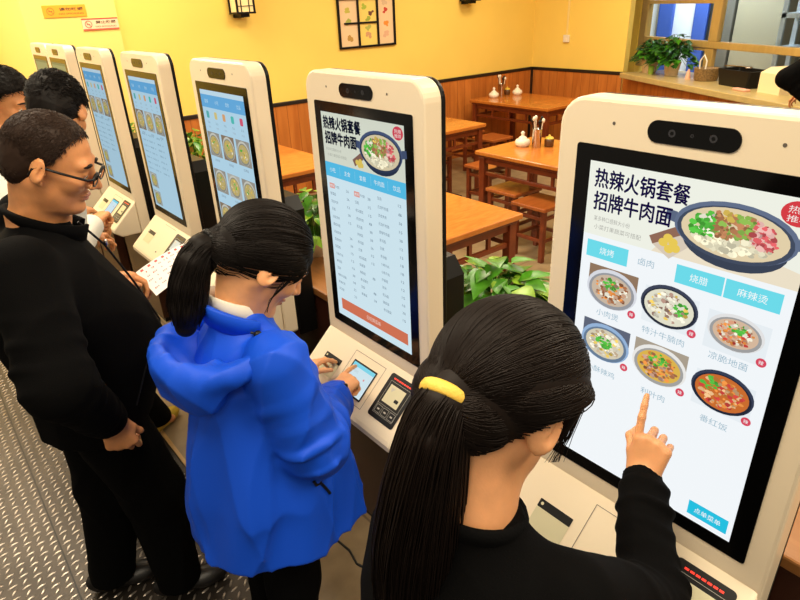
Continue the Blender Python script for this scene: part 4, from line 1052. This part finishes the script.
    c.loft([st(B, .605, .045, 0, .243, .228), st(B, .78, .042, 0, .225, .205), st(B, .92, .03, 0, .190, .172), st(B, 1.04, .025, 0, .155, .155), st(B, 1.13, .022, 0, .128, .152), st(B, 1.19, .022, 0, .102, .138), st(B, 1.235, .024, 0, .076, .092), st(B, 1.27, .026, 0, .064, .070)], B.a, .04, fold=lambda u, v_, z: .011*np.sin(np.arctan2(v_, u)*7+2*np.sin(z*5))*np.clip((1.08-z)/.35, 0, 1))
    f1 = [(.014, .95, .28, .070, .4), (.007, .35, .3, .09, 2.)]; f2 = [(.016, .12, .26, .065, 1.1), (.009, .75, .25, .05, 2.4)]
    for S, E, W, ph in ((SR, ER, WR, 0), (SL, EL, WL, 1.3)):
        S2 = S+A(0, 0, .0); Wc = W+(E-W)*.08
        c.cap(S2, E, .080, .088, .016, fold=[(a, b_, s_, w_, p_+ph) for a, b_, s_, w_, p_ in f1]); c.cap(E, Wc, .088, .052, .014, fold=[(a, b_, s_, w_, p_+ph) for a, b_, s_, w_, p_ in f2])
    c.warp(ridges(.015, 5, (16, 30)))
    coat = finish(c, 'raincoat', BLUE, t, org, 2)
    # collar stand
    n_c = 22; b = MB(); rs = []
    for k in range(n_c+1):
        a = PI*.42+PI*1.16*k/n_c; cc = B.W(.022+.082*cs(a), .086*sn(a), 1.245-.040*cs(a))-org
        up = A(.3*cs(a+B.a), .3*sn(a+B.a), 1)*(.026-.010*cs(a)); ou = A(cs(a+B.a), sn(a+B.a), .0)*.006
        rs.append([tuple(cc-up), tuple(cc-up+ou), tuple(cc+up*.9+ou), tuple(cc+up), tuple(cc+up-ou), tuple(cc-up-ou)])
    b.rings(rs, BLUE, True, True); b.build('collar', coat)
    # hood lying on the back
    h = Vol((-.93, .40, .98), (-.30, 1.16, 1.42), .0044)
    ring = []
    for k in range(19):
        a = PI*(.40+1.20*k/18); rr = .100+.075*(1-cs(a))/2
        ring.append(B.W(.025+rr*cs(a)*1.05, rr*1.10*sn(a), 1.242-.075*(1-cs(a))/2+.010*cs(2*a)))
    for k in range(18): h.cap(ring[k], ring[k+1], .020+.010*sn(PI*k/18), .020+.010*sn(PI*(k+1)/18), .02)
    h.ell(B.W(-.105, 0, 1.135), (.080, .142, .088), RZ(B.a), .04)
    h.ell(B.W(-.080, 0, 1.248), (.078, .112, .095), RZ(B.a), .015, True)
    h.ell(H.P(-.03, 0, -.10), (.060, .064, .12), None, .012, True)
    h.warp(ridges(.011, 9, (18, 32)))
    finish(h, 'hood', BLUE, coat, org, 2)
    # inner pale collar
    b = MB(); rs = []
    for k in range(25):
        a = 2*PI*k/24; cc = B.W(.022+.062*cs(a), .064*sn(a), 1.272-.030*cs(a))-org; o_ = A(cs(a+B.a), sn(a+B.a), 0)*.004; rs.append([tuple(cc-A(0, 0, .03)+o_), tuple(cc+A(0, 0, .022)+o_), tuple(cc+A(0, 0, .024)), tuple(cc-A(0, 0, .03))])
    b.rings(rs, mat('pale_shirt', (.72, .68, .58), .8), False, True); b.build('shirt_collar', t)
    # cuffs, snaps, toggle, pocket
    for W, E, s in ((WR, ER, 1), (WL, EL, 0)):
        d = unit(W-E); u = unit(np.cross(d, A(0, 0, 1))); w = np.cross(u, d); b = MB(); rs = []
        for q, r in ((-.060, .052), (-.055, .0545), (-.010, .0505), (.004, .047), (.004, .042), (-.03, .043)): rs.append([tuple(W+d*(q-.012)+r*(u*cs(2*PI*k/22)+w*sn(2*PI*k/22))-org) for k in range(22)])
        b.rings(rs, BLUE, True, True); cf = b.build('cuff', coat)
        if s:
            b = MB(); b.ball(tuple(W-d*.038+.053*unit(w*.6+u*.55)-org), (.009, .009, .006), M['plast'], 10, 6); b.build('snap_button', cf) if False else b.build('snap_button', coat)
    def on_coat(p):
        q, n_, _, _ = BVHTree.FromObject(coat, bpy.context.evaluated_depsgraph_get()).find_nearest(Vector(A(*p)-org)); return A(*q)+.002*A(*n_)
    b = MB(); tg = on_coat((-.515, .672, 1.232)); b.ball(tuple(tg), (.010, .008, .008), M['plast']); b.ball(tuple(tg+A(.008, -.013, -.004)), (.007, .006, .006), M['chrome']); b.tube([tuple(tg+A(-.012, .01, .004)), tuple(tg), tuple(tg+A(.02, -.015, -.006))], .003, M['plast'], 6); b.build('cord_stopper', coat)
    b = MB(); b.ball(tuple(on_coat((-.455, .715, 1.18))), .008, M['plast']); b.build('snap_button', coat)
    b = MB(); b.tube([tuple(on_coat(q)) for q in [(-.475+.03*k/9, .578+.04*k/9, .85-.085*k/9) for k in range(10)]], .0042, M['plast'], 6); b.build('pocket_zip', coat)
    # trousers, shoes
    w = Vol((-.75, .55, .05), (-.32, 1.02, .84), .005)
    for s in (-1, 1): leg(w, B.W(.04, s*.08, .70), B.W(.02, s*.098, .44), B.W(-.01, s*.10, .07), (.098, .076, .062), .03)
    w.warp(ridges(.005, 2, (18, 30))); finish(w, 'trousers', TRS, t, org)
    for s in (-1, 1): shoe(B.W(0, s*.105, 0), B.a, t, org, .24)
def shoe(p, yaw, t, org, L=.26, m=None, sole=None):
    v = Vol(A(*p)+A(-.22, -.22, -.01), A(*p)+A(.22, .22, .14), .004); c_ = A(cs(yaw), sn(yaw), 0); q = A(*p)
    v.ell(q+c_*(L*.22)+A(0, 0, .034), (L*.33, .045, .036), RZ(yaw), .02); v.ell(q-c_*(L*.17)+A(0, 0, .045), (L*.26, .037, .050), RZ(yaw), .03); v.cap(q-c_*.03+A(0, 0, .07), q-c_*.035+A(0, 0, .10), .045, .043, .03)
    v.halfspace(q+A(0, 0, .004), (0, 0, -1), .004)
    return finish(v, 'shoe', m or SHOE, t, org)
girl_blue()
# ------------------------------------------------------------------ the girl in black, close to the camera
def girl_black():
    B = Body(-.565, -.045, 8); org = B.W(0, 0, 0)
    t = thing('person', tuple(org), 'person in a black top with a yellow hair tie, pointing at the big menu', 'person')
    H = Head((-.481, -.032, 1.421), pose(-9, 24, 0), 1.0)
    tip = A(-.008, .002, 1.183)
    nb = B.W(-.005, 0, 1.268)
    SR, SL = A(-.525, -.185, 1.200), A(-.535, .078, 1.205)
    WR = A(-.098, -.052, 1.052); WL = A(-.37, .10, .82)
    ER = A(-.285, -.190, .985); EL = ik(SL, WL, .275, .245, (-.5, .1, -.8))
    v = Vol((-.82, -.42, .0), (.02, .36, 1.62), .0032)
    head(v, H)
    v.cap(H.P(-.040, 0, -.04), nb, .052, .056, .03); v.cap(H.P(.0, 0, -.075), nb+B.W(.02, 0, 0)-org, .045, .05, .03)
    v.loft([st(B, .80, 0, 0, .085, .14), st(B, .95, 0, 0, .08, .125), st(B, 1.06, .0, 0, .08, .12), st(B, 1.16, .0, 0, .05, .09), st(B, 1.22, .0, 0, .035, .045)], B.a, .03)
    for S, E, W in ((SR, ER, WR), (SL, EL, WL)): v.cap(S-A(0, 0, .02), E, .038, .036, .02); v.cap(E, W, .035, .025, .03)
    for s in (-1, 1): leg(v, B.W(0, s*.085, .82), B.W(.02, s*.095, .45), B.W(-.01, s*.10, .06)); v.cap(B.W(-.02, s*.10, .045), B.W(.08, s*.105, .035), .026, .022, .02)
    kd = unit(A(.34, .05, .90))
    hand(v, WR, kd, A(-.93, -.25, .33), 1, (DEG(4, 10, 6), DEG(80, 88, 45), DEG(84, 90, 50), DEG(86, 90, 50)), .93, (.62, .42, -.55), 45)
    hand(v, WL, A(.1, 0, -1), A(-.3, .9, 0), -1, (HALF, HALF, HALF, HALF), .95)
    finish(v, 'body', SKIN_L, t, org)
    lips(H, t, org); eye_parts(H, t, org); brow_parts(H, t, org, HAIR2)
    hc, hr = (-.016, 0, .032), (.110, .091, .101); tl = (-.120, -.012, .004); tie = H.P(*tl)
    v = Vol((-.86, -.25, .92), (-.33, .25, 1.60), .0028)
    v.ell(H.P(*hc), H.r(*hr), H.R, .02)
    v.ell(H.P(-.072, 0, -.010), H.r(.056, .070, .058), H.R, .03)
    for s in (-1, 1): v.ell(H.P(-.004, s*.072, .044), H.r(.062, .020, .026), H.R, .02)
    cut_face(v, H, *CUT_K)
    for s in (-1,): v.cap(H.P(.050, s*.070, .03), H.P(.056, s*.062, -.030), .010, .004, .01)
    v.cap(H.P(-.098, .008, .004), tie, .032, .022, .02)
    path = [tie, tie+A(-.014, -.004, -.010), tie+A(-.030, -.008, -.042), tie+A(-.042, -.004, -.11), tie+A(-.050, .006, -.20), tie+A(-.054, .014, -.31), tie+A(-.052, .018, -.42)]
    rad = [.022, .029, .037, .045, .052, .052, .020]
    for i in range(6): v.cap(path[i], path[i+1], rad[i]*.93, rad[i+1]*.93, .015)
    V, Q = v.mesh(1); rg = np.random.default_rng(8)
    P1 = pulled_hair(H, ((hc, hr), ((-.072, 0, -.010), (.063, .076, .064)), ((-.004, .072, .030), (.070, .027, .040)), ((-.004, -.072, .030), (.070, .027, .040)), ((-.102, .006, .002), (.042, .040, .038))), tl, 4200, rg, CUT_K, 20); P2 = tail_strands(path, [rad[0]+.001, rad[1]+.005]+[r*1.04+.003 for r in rad[2:]], 1100, rg, 24)
    parts = [(V, Q), strand_mesh(P1, .0009, .0007), strand_mesh(P2, .0010, .0005)]
    sd = []
    for k in range(44):   # short wisps at the nape and before the ear
        if k < 20: y = rg.uniform(-.05, .05); p0 = A(-.070+abs(y)*.3, y, -.058); p1 = p0+A(-.004, rg.normal(0, .002), -.015); p2 = p1+A(.0, rg.normal(0, .003), -.018)
        else: p0 = A(.052+rg.normal(0, .005), -.072, .02); p1 = p0+A(.006, .004, -.04); p2 = p1+A(.006+rg.normal(0, .006), .006, -.045)
        sd.append(np.stack([np.interp(np.linspace(0, 2, 9), range(3), [p0[i], p1[i], p2[i]]) for i in range(3)], 1))
    sd = np.array(sd)*H.sc@H.R.T+H.c; parts.append(strand_mesh(sd, .0007, .0003))
    VV, QQ = join_np(parts); hair = link_np('hair', VV, QQ, HAIR2, t, True, org)
    ax = unit(path[1]-tie); u = unit(np.cross(ax, A(0, 0, 1))); w = np.cross(ax, u); b = MB(); rs = []
    for k in range(25):
        a = 2*PI*k/24; c = tie+ax*.004+.0295*(u*cs(a)+w*sn(a))-org; rd = u*cs(a)+w*sn(a); rs.append([tuple(c+rd*.005*cs(q)+ax*.009*sn(q)) for q in np.linspace(0, 2*PI, 9)[:-1]])
    b.rings(rs, mat('yellow_hair_tie', (.78, .50, .07), .6, bump=.3, bscale=300), False, True); b.build('hair_tie', hair)
    # top
    c = Vol((-.92, -.50, .66), (-.02, .44, 1.40), .0042)
    c.loft([st(B, .72, -.01, 0, .15, .185), st(B, .86, -.01, 0, .145, .18), st(B, 1.00, -.012, 0, .135, .175), st(B, 1.10, -.012, 0, .125, .178), st(B, 1.18, -.01, 0, .105, .165), st(B, 1.225, -.006, 0, .082, .130), st(B, 1.258, .0, 0, .068, .085), st(B, 1.288, .004, 0, .062, .068)], B.a, .05)
    for S, E, W, ph in ((SR, ER, WR, 0.), (SL, EL, WL, 2.)):
        c.cap(S, E, .068, .060, .05, fold=[(.008, .9, .3, .05, ph)]); c.cap(E, W+(E-W)*.12, .060, .044, .03, fold=[(.010, .15, .22, .042, 1+ph), (.011, .80, .22, .045, 2.2+ph)])
    c.warp(ridges(.006, 3, (10, 20)))
    top = finish(c, 'sweatshirt', BLK, t, org, 2)
    for W, E in ((WR, ER), (WL, EL)):
        d = unit(W-E); u = unit(np.cross(d, A(0, 0, 1))); w = np.cross(u, d); b = MB(); rs = []
        for q, r in ((-.045, .034), (-.038, .0395), (.010, .0365), (.022, .035), (.022, .031), (-.01, .030)): rs.append([tuple(W+d*(q-.012)+(r+.0008*(k % 2))*(u*cs(2*PI*k/44)+w*sn(2*PI*k/44))-org) for k in range(44)])
        b.rings(rs, BLK2, True, True); b.build('cuff', top)
    b = MB(); rs = []
    for k in range(33):
        a = 2*PI*k/32; cc = nb+B.W(.014+.064*cs(a), .067*sn(a), .008-.02*cs(a))-org
        o_ = A(cs(a+B.a), sn(a+B.a), .4); o_ = unit(o_); rs.append([tuple(cc-org+o_*.009*cs(q)+A(0, 0, 1)*.016*sn(q)) for q in np.linspace(0, 2*PI, 9)[:-1]])
    b.rings(rs, BLK2, False, True); b.build('collar', top)
    w = Vol((-.86, -.32, .05), (-.36, .24, .86), .005)
    for s in (-1, 1): leg(w, B.W(0, s*.088, .82), B.W(.02, s*.098, .45), B.W(-.01, s*.10, .07), (.10, .075, .058), .03)
    finish(w, 'trousers', TRS, t, org)
    for s in (-1, 1): shoe(B.W(0, s*.105, 0), B.a, t, org, .24)
girl_black()
# ------------------------------------------------------------------ short hair made of many small locks
def short_hair(H, t, org, m, seed, hr, cut, nstr, length, sweep, lo_z=-.085, name='hair', rough=.002):
    hc = (-.016, 0, .032)
    v = Vol(H.c-.17, H.c+.17, .0032)
    v.ell(H.P(*hc), H.r(*hr), H.R, .02); v.ell(H.P(-.06, 0, -.02), H.r(.052, .070, .062), H.R, .03)
    cut_face(v, H, *cut); v.halfspace(H.P(0, 0, lo_z), H.R@A(0, 0, -1), .01)
    for s in (-1, 1): v.ell(H.P(-.006, s*.088, -.012), H.r(.024, .016, .034), H.R, .008, True)
    v.warp(ridges(rough, seed, (60, 110), (1, 1, 1)), .02)
    V, Q = v.mesh(1); rg = np.random.default_rng(seed); r = A(*hr); c = A(*hc); S = []; el = ((hc, hr), ((-.06, 0, -.02), (.052, .070, .062)))
    while len(S) < nstr:
        d = unit(rg.normal(size=3)); p = c+d*outer(hc, d[None], el)[0]
        if not on_hair(p, cut, .004) or p[2] < lo_z+.02 or (abs(p[1]) > .07 and p[2] < .02 and p[0] > -.035): continue
        nrm = unit(d/r); f = A(*sweep)+rg.normal(0, .35, 3); f = unit(f-nrm*(f@nrm)); L = length*rg.uniform(.6, 1.2); k = np.linspace(0, 1, 5)[:, None]
        S.append(p-nrm*.002+f*L*k+nrm*L*(.30*k-.16*k*k))
    P = np.array(S)*H.sc@H.R.T+H.c
    VV, QQ = join_np([(V, Q), strand_mesh(P, .0013, .0003)]); return link_np(name, VV, QQ, m, t, True, org)
# ------------------------------------------------------------------ the man in the black jacket
def man_black():
    B = Body(-.80, 1.345, -5); org = B.W(0, 0, 0)
    t = thing('person', tuple(org), 'person in glasses and black zip jacket holding a printed sheet in the left hand', 'person')
    H = Head((-.732, 1.240, 1.578), pose(-28, 24, 3), 1.0)
    nb = B.W(.015, -.03, 1.44)
    SR, SL = B.W(-.055, -.205, 1.355), B.W(-.01, .195, 1.37)
    WR = A(-.800, 1.075, .915); WL = A(-.648, 1.470, 1.168)
    ER = ik(SR, WR, .29, .255, (-.35, -.8, 0)); EL = ik(SL, WL, .30, .26, (-.2, .6, -.9))
    v = Vol((-1.12, .86, .0), (-.36, 1.80, 1.76), .0036)
    head(v, H, True)
    v.cap(H.P(-.035, 0, -.05), nb, .058, .064, .03); v.cap(H.P(.0, 0, -.075), nb+B.W(.02, 0, 0)-org, .05, .055, .03)
    v.ell(H.P(.03, 0, -.100), H.r(.03, .036, .014), H.R, .02)
    v.loft([st(B, .90, 0, 0, .11, .15), st(B, 1.05, .03, 0, .13, .15), st(B, 1.25, .0, 0, .11, .16), st(B, 1.36, .0, 0, .08, .16), st(B, 1.44, .0, 0, .05, .07)], B.a, .05)
    for S, E, W in ((SR, ER, WR), (SL, EL, WL)): v.cap(S, E, .052, .043, .03); v.cap(E, W, .042, .029, .03)
    FR, FL = A(-.690, 1.260, 0), A(-.870, 1.44, 0)
    kr, kl = A(-.710, 1.275, .48), A(-.815, 1.425, .48)
    for hp, kn, f in ((B.W(0, -.095, .92), kr, FR), (B.W(0, .095, .92), kl, FL)): leg(v, hp, kn, f+A(-.02, 0, .07), (.085, .06, .042)); v.cap(f+A(-.02, 0, .045), f+A(.065, -.01, .035), .026, .022, .02)
    hand(v, WR, A(.12, -.05, -1), A(-.25, -.95, .0), 1, (DEG(40, 60, 35), DEG(48, 66, 38), DEG(52, 70, 40), DEG(56, 70, 40)), 1.05, (.8, .3, -.45), 30)
    # left hand holds the sheet: fingers under it, thumb on top
    pap_c = A(-.545, 1.460, 1.150)
    hand(v, WL, unit(A(.84, -.30, -.10)), A(-.3, .35, .88), -1, (DEG(30, 45, 30), DEG(34, 48, 30), DEG(38, 50, 30), DEG(42, 50, 30)), 1.0, (.86, .35, -.12), 12)
    finish(v, 'body', SKIN, t, org)
    lips(H, t, org); eye_parts(H, t, org); brow_parts(H, t, org, HAIR2, .0045)
    short_hair(H, t, org, mat('dark_brown_hair', (.022, .010, .005), .6, spec=.25), 6, (.102, .080, .090), CUT_R, 7000, .013, (-.3, -.1, -.5), rough=.0012)
    # glasses
    b = MB(); fr = []
    for s in (-1, 1):
        ring = [H.P(.108-.08*(abs(.031+.021*cs(a))-.031)**2*20, s*(.032+.022*cs(a)), -.001+.0155*sn(a)) for a in np.linspace(0, 2*PI, 25)]
        b.tube([tuple(p-org) for p in ring], .0020, M['plast'], 6); fr.append(ring)
        top = [p for p in ring if True]
        b.tube([tuple(H.P(.107-.001, s*(.032+.022*cs(a)), .0005+.0158*sn(a))-org) for a in np.linspace(.1, PI-.1, 12)], .0034, M['plast'], 6)
    b.tube([tuple(H.P(.109, y, .004+.004*(1-(y/.01)**2))-org) for y in (-.010, -.005, 0, .005, .010)], .0018, M['chrome'], 6)
    gl = b.build('glasses', t)
    for s in (-1, 1):
        b = MB(); b.tube([tuple(q-org) for q in (H.P(.104, s*.055, .006), H.P(.098, s*.070, .006), H.P(.04, s*.080, .008), H.P(-.005, s*.084, .010), H.P(-.020, s*.084, .000), H.P(-.026, s*.082, -.018))], .0034, M['plast'], 6); b.build('temple_arm', gl)
        b = MB(); b.poly([tuple(H.P(.108, s*(.032+.021*cs(a)), -.001+.0148*sn(a))-org) for a in np.linspace(0, 2*PI, 25)[:-1]], GLS); b.build('eyeglass_lens', gl)
    # jacket
    c = Vol((-1.16, .80, .74), (-.34, 1.86, 1.52), .0048)
    c.loft([st(B, .80, .005, 0, .165, .215), st(B, .90, .025, 0, .185, .225), st(B, 1.02, .040, 0, .208, .230), st(B, 1.14, .012, 0, .205, .232), st(B, 1.26, -.025, 0, .180, .230), st(B, 1.34, -.03, -.01, .140, .208), st(B, 1.385, -.005, -.02, .09, .14), st(B, 1.42, .01, -.03, .076, .085), st(B, 1.432, .012, -.03, .072, .076)], B.a, .05)
    for S, E, W, ph in ((SR, ER, WR, .5), (SL, EL, WL, 2.)):
        c.cap(S, E, .088, .078, .06, fold=[(.007, .85, .35, .06, ph)]); c.cap(E, W+(E-W)*.12, .077, .056, .03, fold=[(.009, .2, .25, .05, 1+ph), (.006, .85, .2, .04, 2.2+ph)])
    c.cap(WL+(EL-WL)*.25, WL+(EL-WL)*.02, .060, .048, .02)
    c.warp(ridges(.007, 13, (9, 16)))
    jk = finish(c, 'jacket', BLK, t, org, 2)
    for W, E in ((WR, ER), (WL, EL)):
        d = unit(W-E); u = unit(np.cross(d, A(0, 0, 1))); w = np.cross(u, d); b = MB(); rs = []
        for q, r in ((-.055, .046), (-.045, .052), (.005, .050), (.015, .047), (.015, .040), (-.02, .039)): rs.append([tuple(W+d*(q-.015)+r*(u*cs(2*PI*k/26)+w*sn(2*PI*k/26))-org) for k in range(26)])
        b.rings(rs, BLK, True, True); b.build('cuff', jk)
    b = MB(); rs = []
    for k in range(27):
        a = PI*.10+2*PI*.90*k/26; cc = B.W(.030+.082*cs(a), -.03+.084*sn(a), 1.415-.040*cs(a))-org; rad_ = A(cs(a+B.a), sn(a+B.a), 0); up = unit(A(0, 0, 1)+rad_*.4)*.024
        rs.append([tuple(cc-up), tuple(cc-up+rad_*.008), tuple(cc+up*.85+rad_*.008), tuple(cc+up), tuple(cc+up*.9-rad_*.007), tuple(cc-up-rad_*.006)])
    b.rings(rs, BLK, True, True); b.build('collar', jk)
    b = MB(); zp = [B.W(.10, -.03, 1.40), B.W(.15, -.02, 1.32), B.W(.205, 0, 1.18), B.W(.25, 0, 1.04), B.W(.215, 0, .88)]; b.tube([tuple(p-org) for p in zp], .0035, M['black'], 6); zz = b.build('zip', jk)
    b = MB(); b.ball(tuple(B.W(.155, -.022, 1.325)-org), (.006, .005, .011), M['chrome'], 8, 6); b.build('zip_pull', jk)
    tr = BVHTree.FromObject(jk, bpy.context.evaluated_depsgraph_get()); b = MB(); b.tube([tuple(tr.find_nearest(Vector(B.W(.165-.02*k, -.16-.015*k, 1.04-.05*k)-org))[0]) for k in range(4)], .003, M['plast'], 6); b.build('pocket_zip', jk)
    w = Vol((-1.0, 1.0, .06), (-.45, 1.68, .98), .005)
    for hp, kn, f in ((B.W(0, -.095, .90), kr, FR), (B.W(0, .095, .90), kl, FL)): leg(w, hp, kn, f+A(-.02, 0, .075), (.118, .096, .078), .04)
    w.ell(B.W(0, 0, .88), (.14, .19, .10), RZ(B.a), .05); w.warp(ridges(.007, 8, (14, 24))); finish(w, 'trousers', TRS, t, org)
    for f in (FR, FL): shoe(f, B.a-.25, t, org, .27)
    return WL
GLS = bpy.data.materials.new('spectacle_lens'); GLS.use_nodes = True
_g = GLS.node_tree.nodes['Principled BSDF']; _g.inputs['Transmission Weight'].default_value = 1; _g.inputs['IOR'].default_value = 1.04; _g.inputs['Roughness'].default_value = .02
man_black()
# the sheet in his hand: a printed order list
PA, PL, PW = A(-.556, 1.452, 1.160), A(.200, .088, .022), A(.018, -.105, -.052)
t = thing('paper_sheet', tuple(PA), 'white printed sheet with red headings in the hand of the person in glasses', 'paper')
pn_ = unit(np.cross(PL, -PW)); pn_ = pn_ if pn_[2] > 0 else -pn_
def pp(u, v, d=0.): return tuple(PL*u+PW*v+pn_*(d+.010*(1-(2*u-1)**2)))
b = MB(); n_ = 10; rows = []
for d in (.0004, -.0004): rows.append([[pp(i/n_, j/2, d) for j in range(3)] for i in range(n_+1)])
for k, g_ in enumerate(rows): b.raw([q for r_ in g_ for q in r_], [tuple(([i*3+j, i*3+j+1, (i+1)*3+j+1, (i+1)*3+j])[::(1 if k else -1)]) for i in range(n_) for j in (0, 1)], mat('paper_white', (.86, .80, .76), .7), True)
b.build('paper_leaf', t)
pr_, pg_ = mat('print_red', (.70, .10, .10), .7), mat('print_grey', (.36, .32, .36), .7)
q = Sheet(lambda u, v, d: pp(u, v, .0007+d)); rnd = random.Random(2)
for c in range(7):
    u0 = .06+c*.135; q.rect(u0, u0+.05, .04, .11, .0, pr_)
    for r in range(5):
        v0 = .17+r*.15
        for k in range(3): 
            if rnd.random() < .8: a = u0+k*.028; q.rect(a, a+.020, v0, v0+.05, .0, pr_ if rnd.random() < .15 else pg_)
q.build('printed_list', t)
# ------------------------------------------------------------------ people farther off
def far_person(name_label, B, Hc, hyaw, hpit, cloth, collar, SRo, WR, WL, poleR, poleL, pts, hairp, seed, h=.005, hc_s=1., feet=None, shoes=None, sh=1.38, wd=.2):
    org = B.W(0, 0, 0); t = thing('person', tuple(org), name_label, 'person')
    H = Head(Hc, pose(hyaw, hpit, 0), hc_s); f0 = unit(A(cs(B.a), sn(B.a), 0))
    nb = H.c+A(-.06*f0[0], -.06*f0[1], -.155)
    SR, SL = SRo; ER = ik(SR, WR, .30, .26, poleR); EL = ik(SL, WL, .30, .26, poleL)
    lo = np.minimum.reduce([SR, SL, WR, WL, H.c, org])-.26; hi = np.maximum.reduce([SR, SL, WR, WL, H.c, org])+.26; lo[2] = 0; hi[2] = H.c[2]+.15
    v = Vol(lo, hi, h); head(v, H); v.cap(H.P(-.035, 0, -.05), nb, .055, .06, .03)
    hipc = B.W(0, 0, .92); mid = (SR+SL)/2
    v.cap(hipc, (hipc+mid)/2, .12, .11, .05); v.cap((hipc+mid)/2, mid-A(0, 0, .06), .11, .10, .05); v.cap(SR, SL, .05, .05, .04); v.cap(mid, nb, .06, .06, .04)
    for S, E, W in ((SR, ER, WR), (SL, EL, WL)): v.cap(S, E, .05, .042, .03); v.cap(E, W, .04, .028, .03)
    ft = feet or (B.W(.03, -.1, 0), B.W(.0, .1, 0))
    for s, f in zip((-1, 1), ft): leg(v, B.W(0, s*.09, .92), (B.W(0, s*.09, .92)+f)/2+A(.02, 0, 0), f+A(0, 0, .07), (.085, .06, .042))
    for f in ft: v.cap(f+A(-.02, 0, .045), f+A(.065, 0, .035), .026, .022, .02)
    hand(v, WR, pts[0][0], pts[0][1], 1, pts[0][2], 1.02); hand(v, WL, pts[1][0], pts[1][1], -1, pts[1][2], 1.02)
    finish(v, 'body', SKIN, t, org); lips(H, t, org); eye_parts(H, t, org); brow_parts(H, t, org, HAIR, .004)
    short_hair(H, t, org, HAIR, seed, *hairp)
    c = Vol(lo, hi, .0055)
    up = unit(mid-hipc); 
    c.loft([st(B, .80, 0, 0, .15, .20), st(B, .95, .01, 0, .155, .20)]+[(z, *(hipc+(mid-hipc)*k)[:2], a, b_) for z, k, a, b_ in ((1.08, .35, .155, .20), (1.2, .62, .145, .21), (sh-.08, .85, .13, .21), (sh, 1., .10, .17), (sh+.055, 1.1, .07, .08))], B.a, .05)
    for S, E, W, ph in ((SR, ER, WR, .3), (SL, EL, WL, 1.)): c.cap(S, E, .082, .070, .06); c.cap(E, W+(E-W)*.10, .068, .050, .03, fold=[(.008, .3, .3, .05, ph)])
    c.warp(ridges(.006, seed, (9, 16))); jk = finish(c, 'jacket', cloth, t, org)
    if collar is not None:
        b = MB(); rs = []
        for k in range(25): a = 2*PI*k/24; cc = nb+B.W(.012+.068*cs(a), .070*sn(a), .012-.02*cs(a))-org; o_ = A(cs(a+B.a), sn(a+B.a), .2); rs.append([tuple(cc-org+o_*.008*cs(q_)+A(0, 0, 1)*.020*sn(q_)) for q_ in np.linspace(0, 2*PI, 9)[:-1]])
        rs = [[p for p in r] for r in rs]; b.rings(rs, collar, False, True); b.build('collar', jk)
    w = Vol(org+A(-.5, -.5, .05), org+A(.5, .5, .98), .006)
    for s, f in zip((-1, 1), ft): leg(w, B.W(0, s*.09, .90), (B.W(0, s*.09, .92)+f)/2+A(.02, 0, 0), f+A(0, 0, .075), (.112, .09, .07), .04)
    finish(w, 'trousers', TRS, t, org)
    for f in ft: shoe(f, B.a, t, org, .26, shoes)
    return t
POINT = (DEG(8, 10, 6), DEG(70, 80, 40), DEG(75, 85, 45), DEG(80, 85, 45))
B4 = Body(-.84, 2.02, 30)
far_person('person in a white jacket mostly hidden behind the person in glasses, one hand reaching out', B4, (-.545, 1.985, 1.602), 52, 34, WHT, None,
    (A(-.645, 1.86, 1.335), A(-.78, 2.18, 1.355)), A(-.495, 2.185, 1.135), A(-.52, 2.30, 1.05), (-.6, -.5, -.5), (-.5, .5, -.5),
    ((A(.62, .75, .12), A(-.35, -.1, .92), POINT), (A(.7, .5, -.2), A(0, 0, 1), (HALF,)*4)),
    ((.112, .088, .102), CUT_M, 3500, .024, (.8, 0, .1)), 31, feet=(A(-.435, 2.27, 0), A(-.60, 2.36, 0)), shoes=mat('yellow_black_shoe', (.50, .34, .03), .5))
B5 = Body(-.70, 2.86, -10)
far_person('person in black at the left edge looking down, farther than the white jacket', B5, (-.605, 2.64, 1.592), -50, 24, BLK, WHT,
    (A(-.66, 2.53, 1.37), A(-.60, 2.93, 1.37)), A(-.44, 2.72, 1.0), A(-.42, 2.98, 1.0), (-.5, -.4, -.6), (-.5, .5, -.5),
    ((A(.8, .1, -.2), A(0, 0, 1), (HALF,)*4), (A(.8, 0, -.2), A(0, 0, 1), (HALF,)*4)),
    ((.112, .088, .104), CUT_M, 2600, .022, (.8, 0, .2)), 37)
B6 = Body(4.28, 1.09, 90)
far_person('person in black at the right edge beside the window sill, bent arm showing', B6, (4.28, 1.15, 1.69), 90, 10, BLK, None,
    (A(4.46, 1.11, 1.475), A(4.12, 1.126, 1.487)), A(4.38, 1.30, 1.17), A(4.03, 1.126, 1.14), (.3, .3, -.3), (-.45, .75, 0),
    ((A(0, .8, -.3), A(0, 0, 1), (HALF,)*4), (A(.5, -.6, -.4), A(-.6, .5, .4), (HALF,)*4)),
    ((.112, .088, .104), CUT_M, 600, .022, (.8, 0, .2)), 41, h=.007)
